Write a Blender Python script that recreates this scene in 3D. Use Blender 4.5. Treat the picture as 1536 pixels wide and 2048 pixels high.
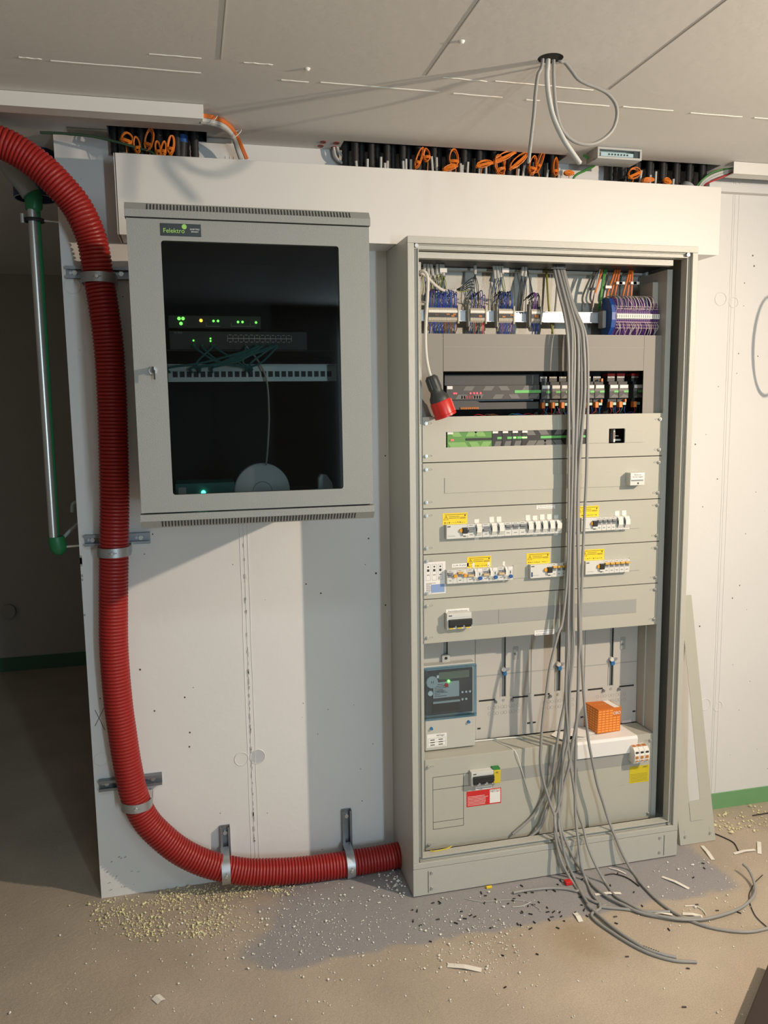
import bpy, bmesh, math, random
from mathutils import Vector, Matrix
random.seed(7)
for o in list(bpy.data.objects): bpy.data.objects.remove(o)
SC = bpy.context.scene
COL = SC.collection

# ------------------------------------------------------------------ camera
F = 1606.19; YAW = 0.2351; PITCH = -0.1297; ROLL = -0.0136
CAM = Vector((-0.666, -2.699, 1.6436))
cy, sy, cp, sp = math.cos(YAW), math.sin(YAW), math.cos(PITCH), math.sin(PITCH)
FW = Vector((sy*cp, cy*cp, sp)); R0 = Vector((cy, -sy, 0)); U0 = R0.cross(FW)
RT = R0*math.cos(ROLL) + U0*math.sin(ROLL); UP = -R0*math.sin(ROLL) + U0*math.cos(ROLL)
cd = bpy.data.cameras.new('camera'); co = bpy.data.objects.new('camera', cd); COL.objects.link(co)
cd.sensor_width = 36; cd.sensor_fit = 'AUTO'; cd.lens = F/2048*36; cd.clip_start = 0.02
co.matrix_world = Matrix(((RT.x, UP.x, -FW.x, CAM.x), (RT.y, UP.y, -FW.y, CAM.y), (RT.z, UP.z, -FW.z, CAM.z), (0, 0, 0, 1)))
SC.camera = co
def ray(u, v): return RT*((u-768)/F) - UP*((v-1024)/F) + FW
def Y(u, v, y=0.0):                      # measured point on an upright plane at depth y
    d = ray(u, v); return CAM + d*((y-CAM.y)/d.y)
def Z(u, v, z=0.0):                      # measured point on a level plane at height z
    d = ray(u, v); return CAM + d*((z-CAM.z)/d.z)

# ------------------------------------------------------------------ view, world, lamps
SC.view_settings.view_transform = 'Standard'; SC.view_settings.look = 'None'
SC.view_settings.gamma = 1; SC.view_settings.exposure = 0.0; SC.view_settings.use_curve_mapping = False
W = bpy.data.worlds.new('world'); SC.world = W; W.use_nodes = True
W.node_tree.nodes['Background'].inputs[0].default_value = (.02, .025, .03, 1)
W.node_tree.nodes['Background'].inputs[1].default_value = 0.3
def lamp(name, kind, loc, energy, col, size=.1, rot=None, size_y=None):
    l = bpy.data.lights.new(name, kind); l.energy = energy; l.color = col
    if kind == 'AREA':
        l.size = size
        if size_y: l.shape = 'RECTANGLE'; l.size_y = size_y
    else: l.shadow_soft_size = size
    o = bpy.data.objects.new(name, l); COL.objects.link(o); o.location = loc
    if rot: o.rotation_euler = rot
    return o
LAMP = Vector((1.85, -1.87, 2.19))
wl = lamp('work_lamp_light', 'AREA', LAMP, 71, (1.0, .82, .635), .055)
wl.data.shape = 'DISK'; wl.rotation_euler = Vector((-3.0, .6, -1.85)).to_track_quat('-Z', 'Y').to_euler()   # flood lamp aimed down along the wall
lamp('cool_fill_strip', 'AREA', (.67, -5.12, 1.55), 58, (.68, .88, 1.0), .16, (math.radians(90), 0, 0), 1.4)  # added cool fill strip, unseen behind the camera
lamp('cool_fill_overhead', 'AREA', (-.5, -2.3, 2.465), 8, (.68, .90, 1.0), .5, (0, 0, 0), .3)  # added overhead cool fill, unseen, mainly for the cabinet's left side

# ------------------------------------------------------------------ materials
MATS = {}
def mat(name, col, rough=.6, metal=0.0, bump=0.0, bscale=60, var=0.0, vscale=4, emit=None, estr=1, spec=.5, coat=0):
    m = bpy.data.materials.new(name); m.use_nodes = True; MATS[name] = m
    nt = m.node_tree; b = nt.nodes['Principled BSDF']; L = nt.links
    b.inputs['Base Color'].default_value = (*col, 1); b.inputs['Roughness'].default_value = rough
    b.inputs['Metallic'].default_value = metal; b.inputs['Specular IOR Level'].default_value = spec
    b.inputs['Coat Weight'].default_value = coat
    tc = nt.nodes.new('ShaderNodeTexCoord')
    if emit:
        b.inputs['Emission Color'].default_value = (*emit, 1); b.inputs['Emission Strength'].default_value = estr
    n = nt.nodes.new('ShaderNodeTexNoise'); n.inputs['Scale'].default_value = vscale; n.inputs['Detail'].default_value = 5
    L.new(tc.outputs['Object'], n.inputs['Vector'])
    r = nt.nodes.new('ShaderNodeMapRange'); r.inputs['To Min'].default_value = 1-max(var, .02); r.inputs['To Max'].default_value = 1+max(var, .02)
    L.new(n.outputs['Fac'], r.inputs['Value'])
    mx = nt.nodes.new('ShaderNodeVectorMath'); mx.operation = 'SCALE'; mx.inputs[0].default_value = col
    L.new(r.outputs['Result'], mx.inputs['Scale']); L.new(mx.outputs['Vector'], b.inputs['Base Color'])
    if bump:
        nb = nt.nodes.new('ShaderNodeTexNoise'); nb.inputs['Scale'].default_value = bscale; nb.inputs['Detail'].default_value = 6
        L.new(tc.outputs['Object'], nb.inputs['Vector'])
        bp = nt.nodes.new('ShaderNodeBump'); bp.inputs['Strength'].default_value = bump; bp.inputs['Distance'].default_value = .002
        L.new(nb.outputs['Fac'], bp.inputs['Height']); L.new(bp.outputs['Normal'], b.inputs['Normal'])
    return m
def N(nt, t, **k):
    n = nt.nodes.new(t)
    for a, v in k.items(): setattr(n, a, v)
    return n
def wall_mat(name, col, specks=True):
    m = mat(name, col, .85, bump=.35, bscale=35, var=.035, vscale=3)
    if specks:
        nt = m.node_tree; L = nt.links; b = nt.nodes['Principled BSDF']; tc = [n for n in nt.nodes if n.type == 'TEX_COORD'][0]
        old = b.inputs['Base Color'].links[0].from_socket
        v = N(nt, 'ShaderNodeTexVoronoi'); v.inputs['Scale'].default_value = 17; v.inputs['Randomness'].default_value = 1
        L.new(tc.outputs['Object'], v.inputs['Vector'])
        n2 = N(nt, 'ShaderNodeTexNoise'); n2.inputs['Scale'].default_value = 2.2; L.new(tc.outputs['Object'], n2.inputs['Vector'])
        # blow holes: small dark pits, rarer or commoner from patch to patch
        r = N(nt, 'ShaderNodeMapRange'); r.inputs['From Min'].default_value = .5; r.inputs['From Max'].default_value = .7
        r.inputs['To Min'].default_value = .03; r.inputs['To Max'].default_value = .07; L.new(n2.outputs['Fac'], r.inputs['Value'])
        lt = N(nt, 'ShaderNodeMath', operation='LESS_THAN'); L.new(v.outputs['Distance'], lt.inputs[0]); L.new(r.outputs['Result'], lt.inputs[1])
        mx = N(nt, 'ShaderNodeMix', data_type='RGBA'); L.new(lt.outputs[0], mx.inputs['Factor'])
        L.new(old, mx.inputs['A']); mx.inputs['B'].default_value = (.07, .06, .05, 1)
        L.new(mx.outputs['Result'], b.inputs['Base Color'])
    return m
def floor_mat():
    m = mat('concrete_floor', (.43, .36, .28), .75, bump=.9, bscale=70, var=.30, vscale=3.2)
    nt = m.node_tree; L = nt.links; b = nt.nodes['Principled BSDF']; tc = [n for n in nt.nodes if n.type == 'TEX_COORD'][0]
    old = b.inputs['Base Color'].links[0].from_socket
    sx = N(nt, 'ShaderNodeSeparateXYZ'); L.new(tc.outputs['Object'], sx.inputs[0])
    nz = N(nt, 'ShaderNodeTexNoise'); nz.inputs['Scale'].default_value = 6; nz.inputs['Detail'].default_value = 6; L.new(tc.outputs['Object'], nz.inputs['Vector'])
    def m2(op, a, bb):
        n = N(nt, 'ShaderNodeMath', operation=op)
        for i, s in enumerate((a, bb)):
            if hasattr(s, 'links'): L.new(s, n.inputs[i])
            else: n.inputs[i].default_value = s
        return n.outputs[0]
    w = m2('MULTIPLY', m2('SUBTRACT', nz.outputs['Fac'], .5), .35)
    def edge(val, lo, hi):
        r = N(nt, 'ShaderNodeMapRange', interpolation_type='SMOOTHSTEP'); L.new(val, r.inputs['Value'])
        r.inputs['From Min'].default_value = lo; r.inputs['From Max'].default_value = hi; return r.outputs['Result']
    e1 = edge(m2('ADD', sx.outputs['Y'], m2('MULTIPLY', w, .35)), -.51, -.485)
    e2 = edge(m2('ADD', m2('ADD', sx.outputs['X'], m2('MULTIPLY', sx.outputs['Y'], -.25)), w), -.50, -.38)
    e3 = edge(m2('SUBTRACT', m2('MULTIPLY', sx.outputs['X'], -1.0), m2('MULTIPLY', w, .4)), -1.12, -1.06)
    mask = m2('MULTIPLY', m2('MULTIPLY', e1, e2), e3)
    mx = N(nt, 'ShaderNodeMix', data_type='RGBA'); L.new(m2('MULTIPLY', mask, .85), mx.inputs['Factor']); L.new(old, mx.inputs['A'])
    mx.inputs['B'].default_value = (.28, .275, .29, 1)
    # fine speckle of dust and a rusty stain
    ns = N(nt, 'ShaderNodeTexNoise'); ns.inputs['Scale'].default_value = 260; ns.inputs['Detail'].default_value = 2; L.new(tc.outputs['Object'], ns.inputs['Vector'])
    rr = N(nt, 'ShaderNodeMapRange'); L.new(ns.outputs['Fac'], rr.inputs['Value']); rr.inputs['To Min'].default_value = .66; rr.inputs['To Max'].default_value = 1.34
    ml = N(nt, 'ShaderNodeMix', data_type='RGBA', blend_type='MULTIPLY'); ml.inputs['Factor'].default_value = 1
    L.new(mx.outputs['Result'], ml.inputs['A']); L.new(rr.outputs['Result'], ml.inputs['B'])
    dist = N(nt, 'ShaderNodeVectorMath', operation='DISTANCE'); L.new(tc.outputs['Object'], dist.inputs[0]); dist.inputs[1].default_value = (.435, -.62, 0)
    st = edge(m2('ADD', dist.outputs['Value'], m2('MULTIPLY', w, .5)), .14, .02)
    mr = N(nt, 'ShaderNodeMix', data_type='RGBA'); L.new(m2('MULTIPLY', st, .45), mr.inputs['Factor']); L.new(ml.outputs['Result'], mr.inputs['A'])
    mr.inputs['B'].default_value = (.27, .17, .07, 1)
    L.new(mr.outputs['Result'], b.inputs['Base Color'])
    return m
def glass_mat(name, tint, gl=.05):
    m = bpy.data.materials.new(name); m.use_nodes = True; nt = m.node_tree; nt.nodes.clear(); MATS[name] = m
    o = N(nt, 'ShaderNodeOutputMaterial'); t = N(nt, 'ShaderNodeBsdfTransparent'); t.inputs[0].default_value = (*tint, 1)
    g = N(nt, 'ShaderNodeBsdfGlossy'); g.inputs['Roughness'].default_value = .03; g.inputs[0].default_value = (.95, .95, .95, 1)
    fr = N(nt, 'ShaderNodeLayerWeight'); fr.inputs[0].default_value = .25
    ad = N(nt, 'ShaderNodeMath', operation='MULTIPLY_ADD'); nt.links.new(fr.outputs['Fresnel'], ad.inputs[0]); ad.inputs[1].default_value = .5; ad.inputs[2].default_value = gl
    mx = N(nt, 'ShaderNodeMixShader'); nt.links.new(ad.outputs[0], mx.inputs[0]); nt.links.new(t.outputs[0], mx.inputs[1]); nt.links.new(g.outputs[0], mx.inputs[2])
    nt.links.new(mx.outputs[0], o.inputs[0]); return m

wall_mat('painted_wall', (.72, .71, .69)); wall_mat('corridor_wall_shaded', (.42, .41, .385), False); wall_mat('unseen_wall_darkened', (.30, .29, .28), False)  # corridor colour holds its shade; unseen walls darkened to cut bounce
wall_mat('painted_ceiling', (.72, .705, .68), False); floor_mat()
mat('pale_ridge', (.86, .84, .79), .8); mat('grey_joint', (.50, .48, .45), .9); mat('filler_grey', (.50, .52, .53), .8, var=.06)
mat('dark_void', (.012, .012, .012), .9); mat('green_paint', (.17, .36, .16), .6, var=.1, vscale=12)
mat('green_paint_shaded', (.06, .16, .10), .6)  # darker copy of the baseboard green, corridor shade put into the colour
mat('white_pvc', (.72, .70, .665), .45); mat('cabinet_grey', (.48, .475, .425), .36, bump=.45, bscale=420, spec=.6)
mat('panel_grey', (.455, .445, .38), .5, bump=.25, bscale=400); mat('rack_grey', (.285, .29, .27), .5, bump=.4, bscale=400)
mat('line_dark', (.03, .03, .03), .8); mat('slot_grey', (.36, .355, .33), .7); mat('filler_strip', (.33, .33, .31), .6)
mat('cover_dark_grey', (.24, .225, .20), .6); mat('black_plastic', (.018, .018, .018), .5); mat('charcoal', (.06, .058, .055), .55)
mat('charcoal_light', (.15, .145, .135), .55); mat('zinc', (.46, .48, .50), .45, .85, bump=.2, bscale=60, var=.12, vscale=40)
mat('dark_zinc', (.26, .28, .30), .45, .8, var=.1, vscale=20); mat('steel', (.60, .60, .58), .33, .8)
mat('red_hose', (.33, .020, .017), .42, var=.08, vscale=20); mat('green_pipe', (.015, .17, .06), .45); mat('blue_pipe', (.012, .035, .11), .5)
mat('grey_pipe', (.30, .31, .30), .45); mat('grey_cable', (.30, .295, .28), .5, var=.05, vscale=30); mat('light_cable', (.52, .52, .49), .5)
mat('white_cable', (.62, .60, .54), .5); mat('orange_wire', (.80, .22, .02), .5); mat('orange_cable', (.65, .16, .025), .5)
mat('green_cable', (.05, .24, .04), .5); mat('olive_wire', (.24, .26, .03), .5); mat('dark_green_cable', (.025, .06, .03), .5)
mat('blue_wire', (.02, .06, .32), .5); mat('black_wire', (.012, .012, .014), .5); mat('violet_wire', (.16, .07, .28), .5); mat('pink_wire', (.62, .45, .45), .5)
mat('brown_wire', (.15, .06, .03), .5); mat('red_wire', (.45, .02, .02), .5); mat('teal_cable', (.03, .16, .17), .5)
mat('terminal_beige', (.50, .45, .36), .6); mat('terminal_white', (.78, .76, .70), .6); mat('terminal_blue', (.012, .07, .30), .45); mat('terminal_orange', (.50, .17, .03), .6)
mat('terminal_green', (.03, .22, .05), .6); mat('terminal_yellow', (.62, .48, .03), .6); mat('terminal_violet', (.09, .035, .17), .5)
mat('device_white', (.66, .66, .62), .45); mat('device_grey', (.42, .43, .42), .45); mat('toggle_grey', (.22, .23, .24), .4)
mat('toggle_orange', (.62, .36, .06), .45); mat('beige_toggle', (.62, .46, .24), .5); mat('button_orange', (.75, .35, .02), .4)
mat('button_blue', (.02, .10, .35), .4); mat('paper_white', (.82, .80, .77), .8); mat('tape_white', (.78, .77, .71), .8)
mat('label_yellow', (.85, .62, .02), .5); mat('label_gold', (.62, .50, .02), .5); mat('label_red', (.62, .02, .02), .5); mat('label_pink', (.72, .62, .6), .7); mat('label_blue', (.25, .36, .6), .7)
mat('ink', (.04, .04, .04), .8); mat('ink_white', (.8, .8, .78), .7); mat('green_strip', (.14, .50, .13), .5)
mat('mini_green', (.10, .27, .05), .45); mat('mini_green_light', (.22, .42, .12), .45); mat('orange_plug', (.75, .20, .03), .45); mat('mint_plug', (.45, .65, .55), .45)
mat('plug_red', (.55, .02, .015), .35); mat('plug_black', (.035, .04, .038), .5); mat('box_orange', (.62, .16, .015), .7); mat('box_pale', (.88, .33, .07), .7)
mat('led_green', (.05, .4, .05), .4, emit=(.1, 1, .06), estr=9); mat('led_amber', (.5, .3, .02), .4, emit=(1, .5, .03), estr=9)
mat('led_red', (.5, .02, .03), .4, emit=(1, .03, .05), estr=4); mat('led_cyan', (.05, .5, .3), .4, emit=(.08, 1, .55), estr=9)
mat('patch_panel_grey', (.55, .60, .60), .4, .3); mat('rack_inner', (.055, .055, .052), .8); mat('disc_white', (.88, .92, .97), .4)
mat('crumb_yellow', (.78, .72, .42), .9); mat('crumb_white', (.85, .83, .74), .9); mat('paper_scrap', (.80, .76, .68), .8)
mat('dark_brown', (.03, .018, .012), .6); mat('sticker_black', (.01, .012, .01), .35); mat('lime', (.35, .62, .12), .5); mat('meter_body', (.50, .49, .44), .5)
mat('meter_face', (.045, .045, .05), .4); mat('lcd', (.17, .18, .13), .3); mat('plate_beige', (.50, .475, .43), .55); mat('seal_blue', (.02, .16, .40), .4)
mat('concrete_raw', (.22, .21, .17), .95, bump=1, bscale=30, var=.3, vscale=20)
glass_mat('tinted_glass', (.62, .645, .64), .005); glass_mat('meter_glass', (.86, .94, .98), .03); glass_mat('meter_rim', (.60, .78, .88), .06)

# ------------------------------------------------------------------ mesh helpers
def nrm(v): return v.normalized() if v.length > 1e-9 else Vector((0, 0, 1))
def smooth(pts, k=6):
    p = [Vector(a) for a in pts]
    if len(p) < 3: return p
    q = [p[0]*2-p[1]] + p + [p[-1]*2-p[-2]]; out = []
    for i in range(1, len(q)-2):
        a, b, c, d = q[i-1:i+3]
        for j in range(k):
            t = j/k
            out.append(.5*((2*b) + (c-a)*t + (2*a-5*b+4*c-d)*t*t + (3*b-a-3*c+d)*t**3))
    out.append(p[-1]); return out
class MB:
    def __init__(s): s.v = []; s.f = []
    def box(s, x0, x1, y0, y1, z0, z1):
        if x0 > x1: x0, x1 = x1, x0
        if y0 > y1: y0, y1 = y1, y0
        if z0 > z1: z0, z1 = z1, z0
        n = len(s.v)
        s.v += [(x, y, z) for x in (x0, x1) for y in (y0, y1) for z in (z0, z1)]
        s.f += [tuple(n+i for i in q) for q in ((0, 1, 3, 2), (4, 6, 7, 5), (0, 4, 5, 1), (2, 3, 7, 6), (0, 2, 6, 4), (1, 5, 7, 3))]
        return s
    def prism(s, poly, axis, a, b):      # polygon extruded along an axis
        n = len(s.v); k = len(poly)
        for d in (a, b):
            for p, q in poly:
                s.v.append({'x': (d, p, q), 'y': (p, d, q), 'z': (p, q, d)}[axis])
        s.f.append(tuple(range(n, n+k))); s.f.append(tuple(range(n+2*k-1, n+k-1, -1)))
        for i in range(k):
            j = (i+1) % k; s.f.append((n+i, n+k+i, n+k+j, n+j))
        return s
    def tube(s, pts, r, n=8, closed=False, caps=True, flat=1.0):
        pts = [Vector(p) for p in pts]; m = len(pts); base = len(s.v); up = None
        for i, p in enumerate(pts):
            if closed: t = nrm(pts[(i+1) % m]-pts[i-1])
            else: t = nrm(pts[min(i+1, m-1)]-pts[max(i-1, 0)])
            if up is None:
                up = nrm(t.cross(Vector((0, 0, 1)) if abs(t.z) < .9 else Vector((0, 1, 0))))
            up = nrm(up - t*up.dot(t)); bi = t.cross(up)
            rr = r[i] if isinstance(r, (list, tuple)) else r
            for k in range(n):
                a = 2*math.pi*k/n; s.v.append(tuple(p + up*math.cos(a)*rr + bi*math.sin(a)*rr*flat))
        seg = m if closed else m-1
        for i in range(seg):
            for k in range(n):
                a = base+i*n+k; b = base+i*n+(k+1) % n; c = base+((i+1) % m)*n+(k+1) % n; d = base+((i+1) % m)*n+k
                s.f.append((a, b, c, d))
        if caps and not closed:
            s.f.append(tuple(base+k for k in reversed(range(n)))); s.f.append(tuple(base+(m-1)*n+k for k in range(n)))
        return s
    def cyl(s, p0, p1, r, n=16, r2=None): return s.tube([p0, p1], [r, r if r2 is None else r2], n)
    def quad(s, *p):
        n = len(s.v); s.v += [tuple(a) for a in p]; s.f.append(tuple(range(n, n+len(p)))); return s
    def ring(s, x0, x1, z0, z1, w, y0, y1):      # rectangular frame
        s.box(x0, x1, y0, y1, z1-w, z1); s.box(x0, x1, y0, y1, z0, z0+w)
        s.box(x0, x0+w, y0, y1, z0+w, z1-w); return s.box(x1-w, x1, y0, y1, z0+w, z1-w)
    def build(s, name, m, parent=None, smo=False, bevel=0, origin=None):
        me = bpy.data.meshes.new(name)
        if parent is not None: o0 = root_loc(parent)
        elif origin is not None: o0 = Vector(origin)
        else:
            xs = [v[0] for v in s.v]; ys = [v[1] for v in s.v]; zs = [v[2] for v in s.v]
            o0 = Vector(((min(xs)+max(xs))/2, (min(ys)+max(ys))/2, min(zs)))
        me.from_pydata([(a-o0.x, b-o0.y, c-o0.z) for a, b, c in s.v], [], s.f)
        bm = bmesh.new(); bm.from_mesh(me); bmesh.ops.recalc_face_normals(bm, faces=bm.faces); bm.to_mesh(me); bm.free()
        me.materials.append(MATS[m] if isinstance(m, str) else m)
        if smo: me.shade_smooth(); me.set_sharp_from_angle(angle=math.radians(40))
        o = bpy.data.objects.new(name, me); COL.objects.link(o)
        if parent is not None: o.parent = parent
        else: o.location = o0
        if bevel:
            b = o.modifiers.new('bevel', 'BEVEL'); b.width = bevel; b.segments = 2; b.limit_method = 'ANGLE'
        return o
def root_loc(o):
    l = Vector(o.location)
    while o.parent: o = o.parent; l = l + Vector(o.location)
    return l
def thing(name, label, cat, loc, group=None):
    o = bpy.data.objects.new(name, None); COL.objects.link(o); o.location = loc; o.empty_display_size = .02
    return tag(o, label, cat, group)
def tag(o, label, cat, group=None, kind=None):
    o['label'] = label; o['category'] = cat
    if group: o['group'] = group
    if kind: o['kind'] = kind
    return o
def struct(o): o['kind'] = 'structure'; return o
def lab(o, label): o['label'] = label; return o
def dup(root, loc, label=None, group=None):
    r = root.copy(); COL.objects.link(r); r.location = loc
    if label: r['label'] = label
    if group: r['group'] = group
    for ch in list(root.children):
        c = ch.copy(); COL.objects.link(c); c.parent = r
        for g in list(ch.children):
            d = g.copy(); COL.objects.link(d); d.parent = c
    return r
def B(name, m, x0, x1, y0, y1, z0, z1, parent=None, bevel=0): return MB().box(x0, x1, y0, y1, z0, z1).build(name, m, parent, bevel=bevel)
def rect(u0, v0, u1, v1, y):             # measured rectangle on an upright plane: x0, x1, z0, z1
    a = Y(u0, v0, y); b = Y(u1, v1, y); return a.x, b.x, b.z, a.z
def text(s, x, y, z, h, m, parent, name='lettering', width=None, mtx=None):
    cu = bpy.data.curves.new('t', 'FONT'); cu.body = s; cu.size = h*1.4; cu.align_x = 'CENTER'; cu.align_y = 'CENTER'
    t = bpy.data.objects.new('t', cu); COL.objects.link(t)
    me = bpy.data.meshes.new_from_object(t.evaluated_get(bpy.context.evaluated_depsgraph_get()))
    bpy.data.objects.remove(t); me.name = name
    if not me.vertices: return None
    xs = [v.co.x for v in me.vertices]; w = max(xs)-min(xs); k = (width/w) if width else 1
    M = mtx or Matrix(((1, 0, 0, x), (0, 0, -1, y), (0, 1, 0, z), (0, 0, 0, 1)))
    me.transform(M @ Matrix.Diagonal((k, 1, 1, 1))); l = root_loc(parent); me.transform(Matrix.Translation(-l))
    me.materials.clear(); me.materials.append(MATS[m])
    o = bpy.data.objects.new(name, me); COL.objects.link(o); o.parent = parent; return o

# ================================================================== SETTING
H = 2.475; WX = -1.026
struct(B('floor', 'concrete_floor', -4.2, 4.2, -5.2, 2.75, -.1, 0)).location
bpy.data.objects['floor'].data.transform(Matrix.Translation(bpy.data.objects['floor'].location)); bpy.data.objects['floor'].location = (0, 0, 0)
wall = struct(B('wall_back', 'painted_wall', WX, 4.2, 0, .25, 0, H+.2))
struct(B('wall_far', 'corridor_wall_shaded', -4.2, WX+1.6, 2.7, 2.75, 0, H))
struct(B('wall_left', 'unseen_wall_darkened', -4.25, -4.2, -5.2, 2.75, 0, H))  # unseen walls, their colour darkened to weaken the bounce light
struct(B('wall_right', 'unseen_wall_darkened', 4.2, 4.25, -5.2, .25, 0, H))
struct(B('wall_behind', 'unseen_wall_darkened', -4.2, 4.2, -5.25, -5.2, 0, H))
struct(B('wall_corridor', 'corridor_wall_shaded', WX+1.5, WX+1.6, .25, 2.7, 0, H))
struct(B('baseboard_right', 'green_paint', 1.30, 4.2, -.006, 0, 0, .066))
struct(B('baseboard_far', 'green_paint_shaded', -4.2, WX+1.5, 2.692, 2.7, 0, .09))
# ceiling slab with three cable openings along the wall and one round hole
OP = [(-.865, -.575), (-.155, .61), (.79, 1.20)]; OY = -.094
cb = MB()
HX, HY, HR = .222, -.785, .031
cb.box(-4.2, 4.2, -5.2, -.9, H, H+.2); cb.box(-4.2, .09, -.9, OY, H, H+.2); cb.box(.34, 4.2, -.9, OY, H, H+.2); cb.box(.09, .34, -.65, OY, H, H+.2)
n = len(cb.v); K = 32
for k in range(K):
    a = 2*math.pi*k/K; c, s_ = math.cos(a), math.sin(a); q = .125/max(abs(c), abs(s_))
    for zz in (H, H+.2): cb.v.append((HX+HR*c, HY+HR*s_, zz)); cb.v.append((.215+q*c, -.775+q*s_, zz))
for k in range(K):
    a = n+4*k; b = n+4*((k+1) % K); cb.f += [(a, b, b+1, a+1), (a, a+2, b+2, b)]
xs = [-4.2]+[x for o in OP for x in o]+[4.2]
for i in range(0, len(xs), 2): cb.box(xs[i], xs[i+1], OY, 0, H, H+.2)
cb.box(-4.2, WX, 0, 2.75, H, H+.2); cb.box(WX, WX+1.6, .25, 2.75, H, H+.2)
ceil = struct(cb.build('ceiling', 'painted_ceiling'))
B('opening_shade_back', 'dark_void', -4.2, 4.2, -5.2, 2.7, H+.2, H+.22, ceil)  # black sheet in place of the unlit depth above the openings
MB().cyl((HX, HY, H+.0015), (HX, HY, H+.15), HR-.0005, 24).build('hole_shade', 'dark_void', ceil, True)  # black-capped plug stands in for the shade inside the hole
# joints and paint ridges of the ceiling
def strip(name, m, pts, w, parent, zn, th=.0015):
    b = MB(); random.seed(len(pts)+int(abs(pts[0][0])*100))
    for (x0, y0), (x1, y1) in zip(pts[:-1], pts[1:]):
        d = nrm(Vector((x1-x0, y1-y0, 0))); p = Vector((-d.y, d.x, 0))*w/2; a = Vector((x0, y0, 0)); c = Vector((x1, y1, 0))
        b.prism([tuple((a+p)[:2]), tuple((c+p)[:2]), tuple((c-p)[:2]), tuple((a-p)[:2])], 'z', zn-th, zn)
    return b.build(name, m, parent)
for x, (w, y1) in {-.045: (.0028, -.63), .46: (.0028, -.64), -.555: (.002, -.62)}.items():
    strip('joint', 'grey_joint', [(x-.004, -5), (x, y1)], w, ceil, H)
for a, b_, y in ((-1.02, -.97, -.535), (-.95, -.60, -.53), (-.40, -.33, -.527), (-.30, .02, -.532), (.06, .20, -.53), (.27, .31, -.527), (.36, .52, -.53), (.56, .72, -.533), (.78, .95, -.528), (.99, 1.6, -.53),
                 (-.50, -.43, -.615), (.0, .12, -.625), (.14, .30, -.63), (.31, .42, -.627), (-.72, -.60, -.617)):
    strip('paint_ridge', 'pale_ridge', [(a+(b_-a)*i/6, y+random.uniform(-.0015, .0015)) for i in range(7)], .006 if y > -.6 else .0035, ceil, H)
for x, y in ((-.345, -.61), (-.02, -.83)): MB().cyl((x, y, H), (x, y, H-.006), .008, 10, .004).build('drip', 'pale_ridge', ceil, True)
# wall: form joints, tie-hole plugs, rough chips
b = MB()
for dx in (-.013, 0, .013):
    pts = [(-.505+dx+random.uniform(-.0012, .0012), -.0005, z/20*H*.98+.01) for z in range(21)]
    b.tube(pts, .0011, 5)
b.build('form_joint', 'painted_wall', wall)
b = MB()
for k in range(60):
    z = random.uniform(.1, 1.3); b.box(-.506+random.uniform(-.003, .003), -.5055+random.uniform(-.002, .003), -.0026, 0, z, z+random.uniform(.003, .02))
b.build('joint_crack', 'grey_joint', wall)
for x in (1.326, 1.334, 1.351):
    MB().tube([(x, -.0005, .02), (x+random.uniform(-.002, .002), -.0005, 1.2), (x-.004, -.0005, 2.45)], .0010, 5).build('form_joint', 'painted_wall', wall)
for x, z, r, m in ((-.54, .44, .0235, 'pale_ridge'), (-.485, .442, .026, 'filler_grey'), (1.286, 2.028, .024, 'pale_ridge'), (1.342, 2.016, .019, 'pale_ridge'), (1.288, .449, .024, 'pale_ridge'), (1.346, .437, .02, 'pale_ridge'), (-.998, 2.027, .024, 'pale_ridge'), (-1.0, .494, .022, 'pale_ridge')):
    MB().tube([(x+r*math.cos(a/24*6.2832), -.0006, z+r*math.sin(a/24*6.2832)) for a in range(24)], .0016, 5, closed=True).build('tie_hole_rim', 'painted_wall', wall)
    if m == 'filler_grey': MB().cyl((x, 0, z), (x, -.001, z), r, 24).build('tie_hole_plug', m, wall)
b = MB()
random.seed(3)
for k in range(13):
    x = -1.02+random.random()**1.5*.12; z = random.uniform(.02, .15); j = random.uniform(.003, .012); q_ = random.uniform(.001, .004); b.prism([(x, z), (x+j*.4, z+q_*.3), (x+j, z+q_*.8), (x+j*.8, z+q_*1.6), (x+j*.3, z+q_)], 'y', -.0012, 0)
for k in range(8):
    z = random.uniform(.9, 1.2); b.box(-1.0262, -1.02, -.001, 0, z, z+random.uniform(.005, .02))
b.build('chip', 'slot_grey', wall)
b = MB()
for (a0, a1) in (((690, 1420), (712, 1460)), ((712, 1412), (690, 1452))):
    p = Y(190+(a0[0]-690)*.9, a0[1]+0, 0); q = Y(190+(a1[0]-690)*.9, a1[1], 0); b.tube([(p.x, -.0005, p.z), (q.x, -.0005, q.z)], .0009, 4)
b.build('pencil_cross', 'ink', wall)
# patchy render and bracket pieces at the openings
B('raw_concrete_patch', 'concrete_raw', -.98, -.866, -.06, 0, H-.006, H-.0005, ceil)
B('conduit_bracket', 'dark_zinc', -.575, -.50, -.052, -.012, H-.004, H-.0005, ceil)
# black sheets that paint the shade inside the ceiling openings
for i, (x0, x1) in enumerate(OP): B('opening_shade', 'dark_void', x0+.001, x1-.001, -.004, -.001, H-.0, H+.2, ceil)

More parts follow.
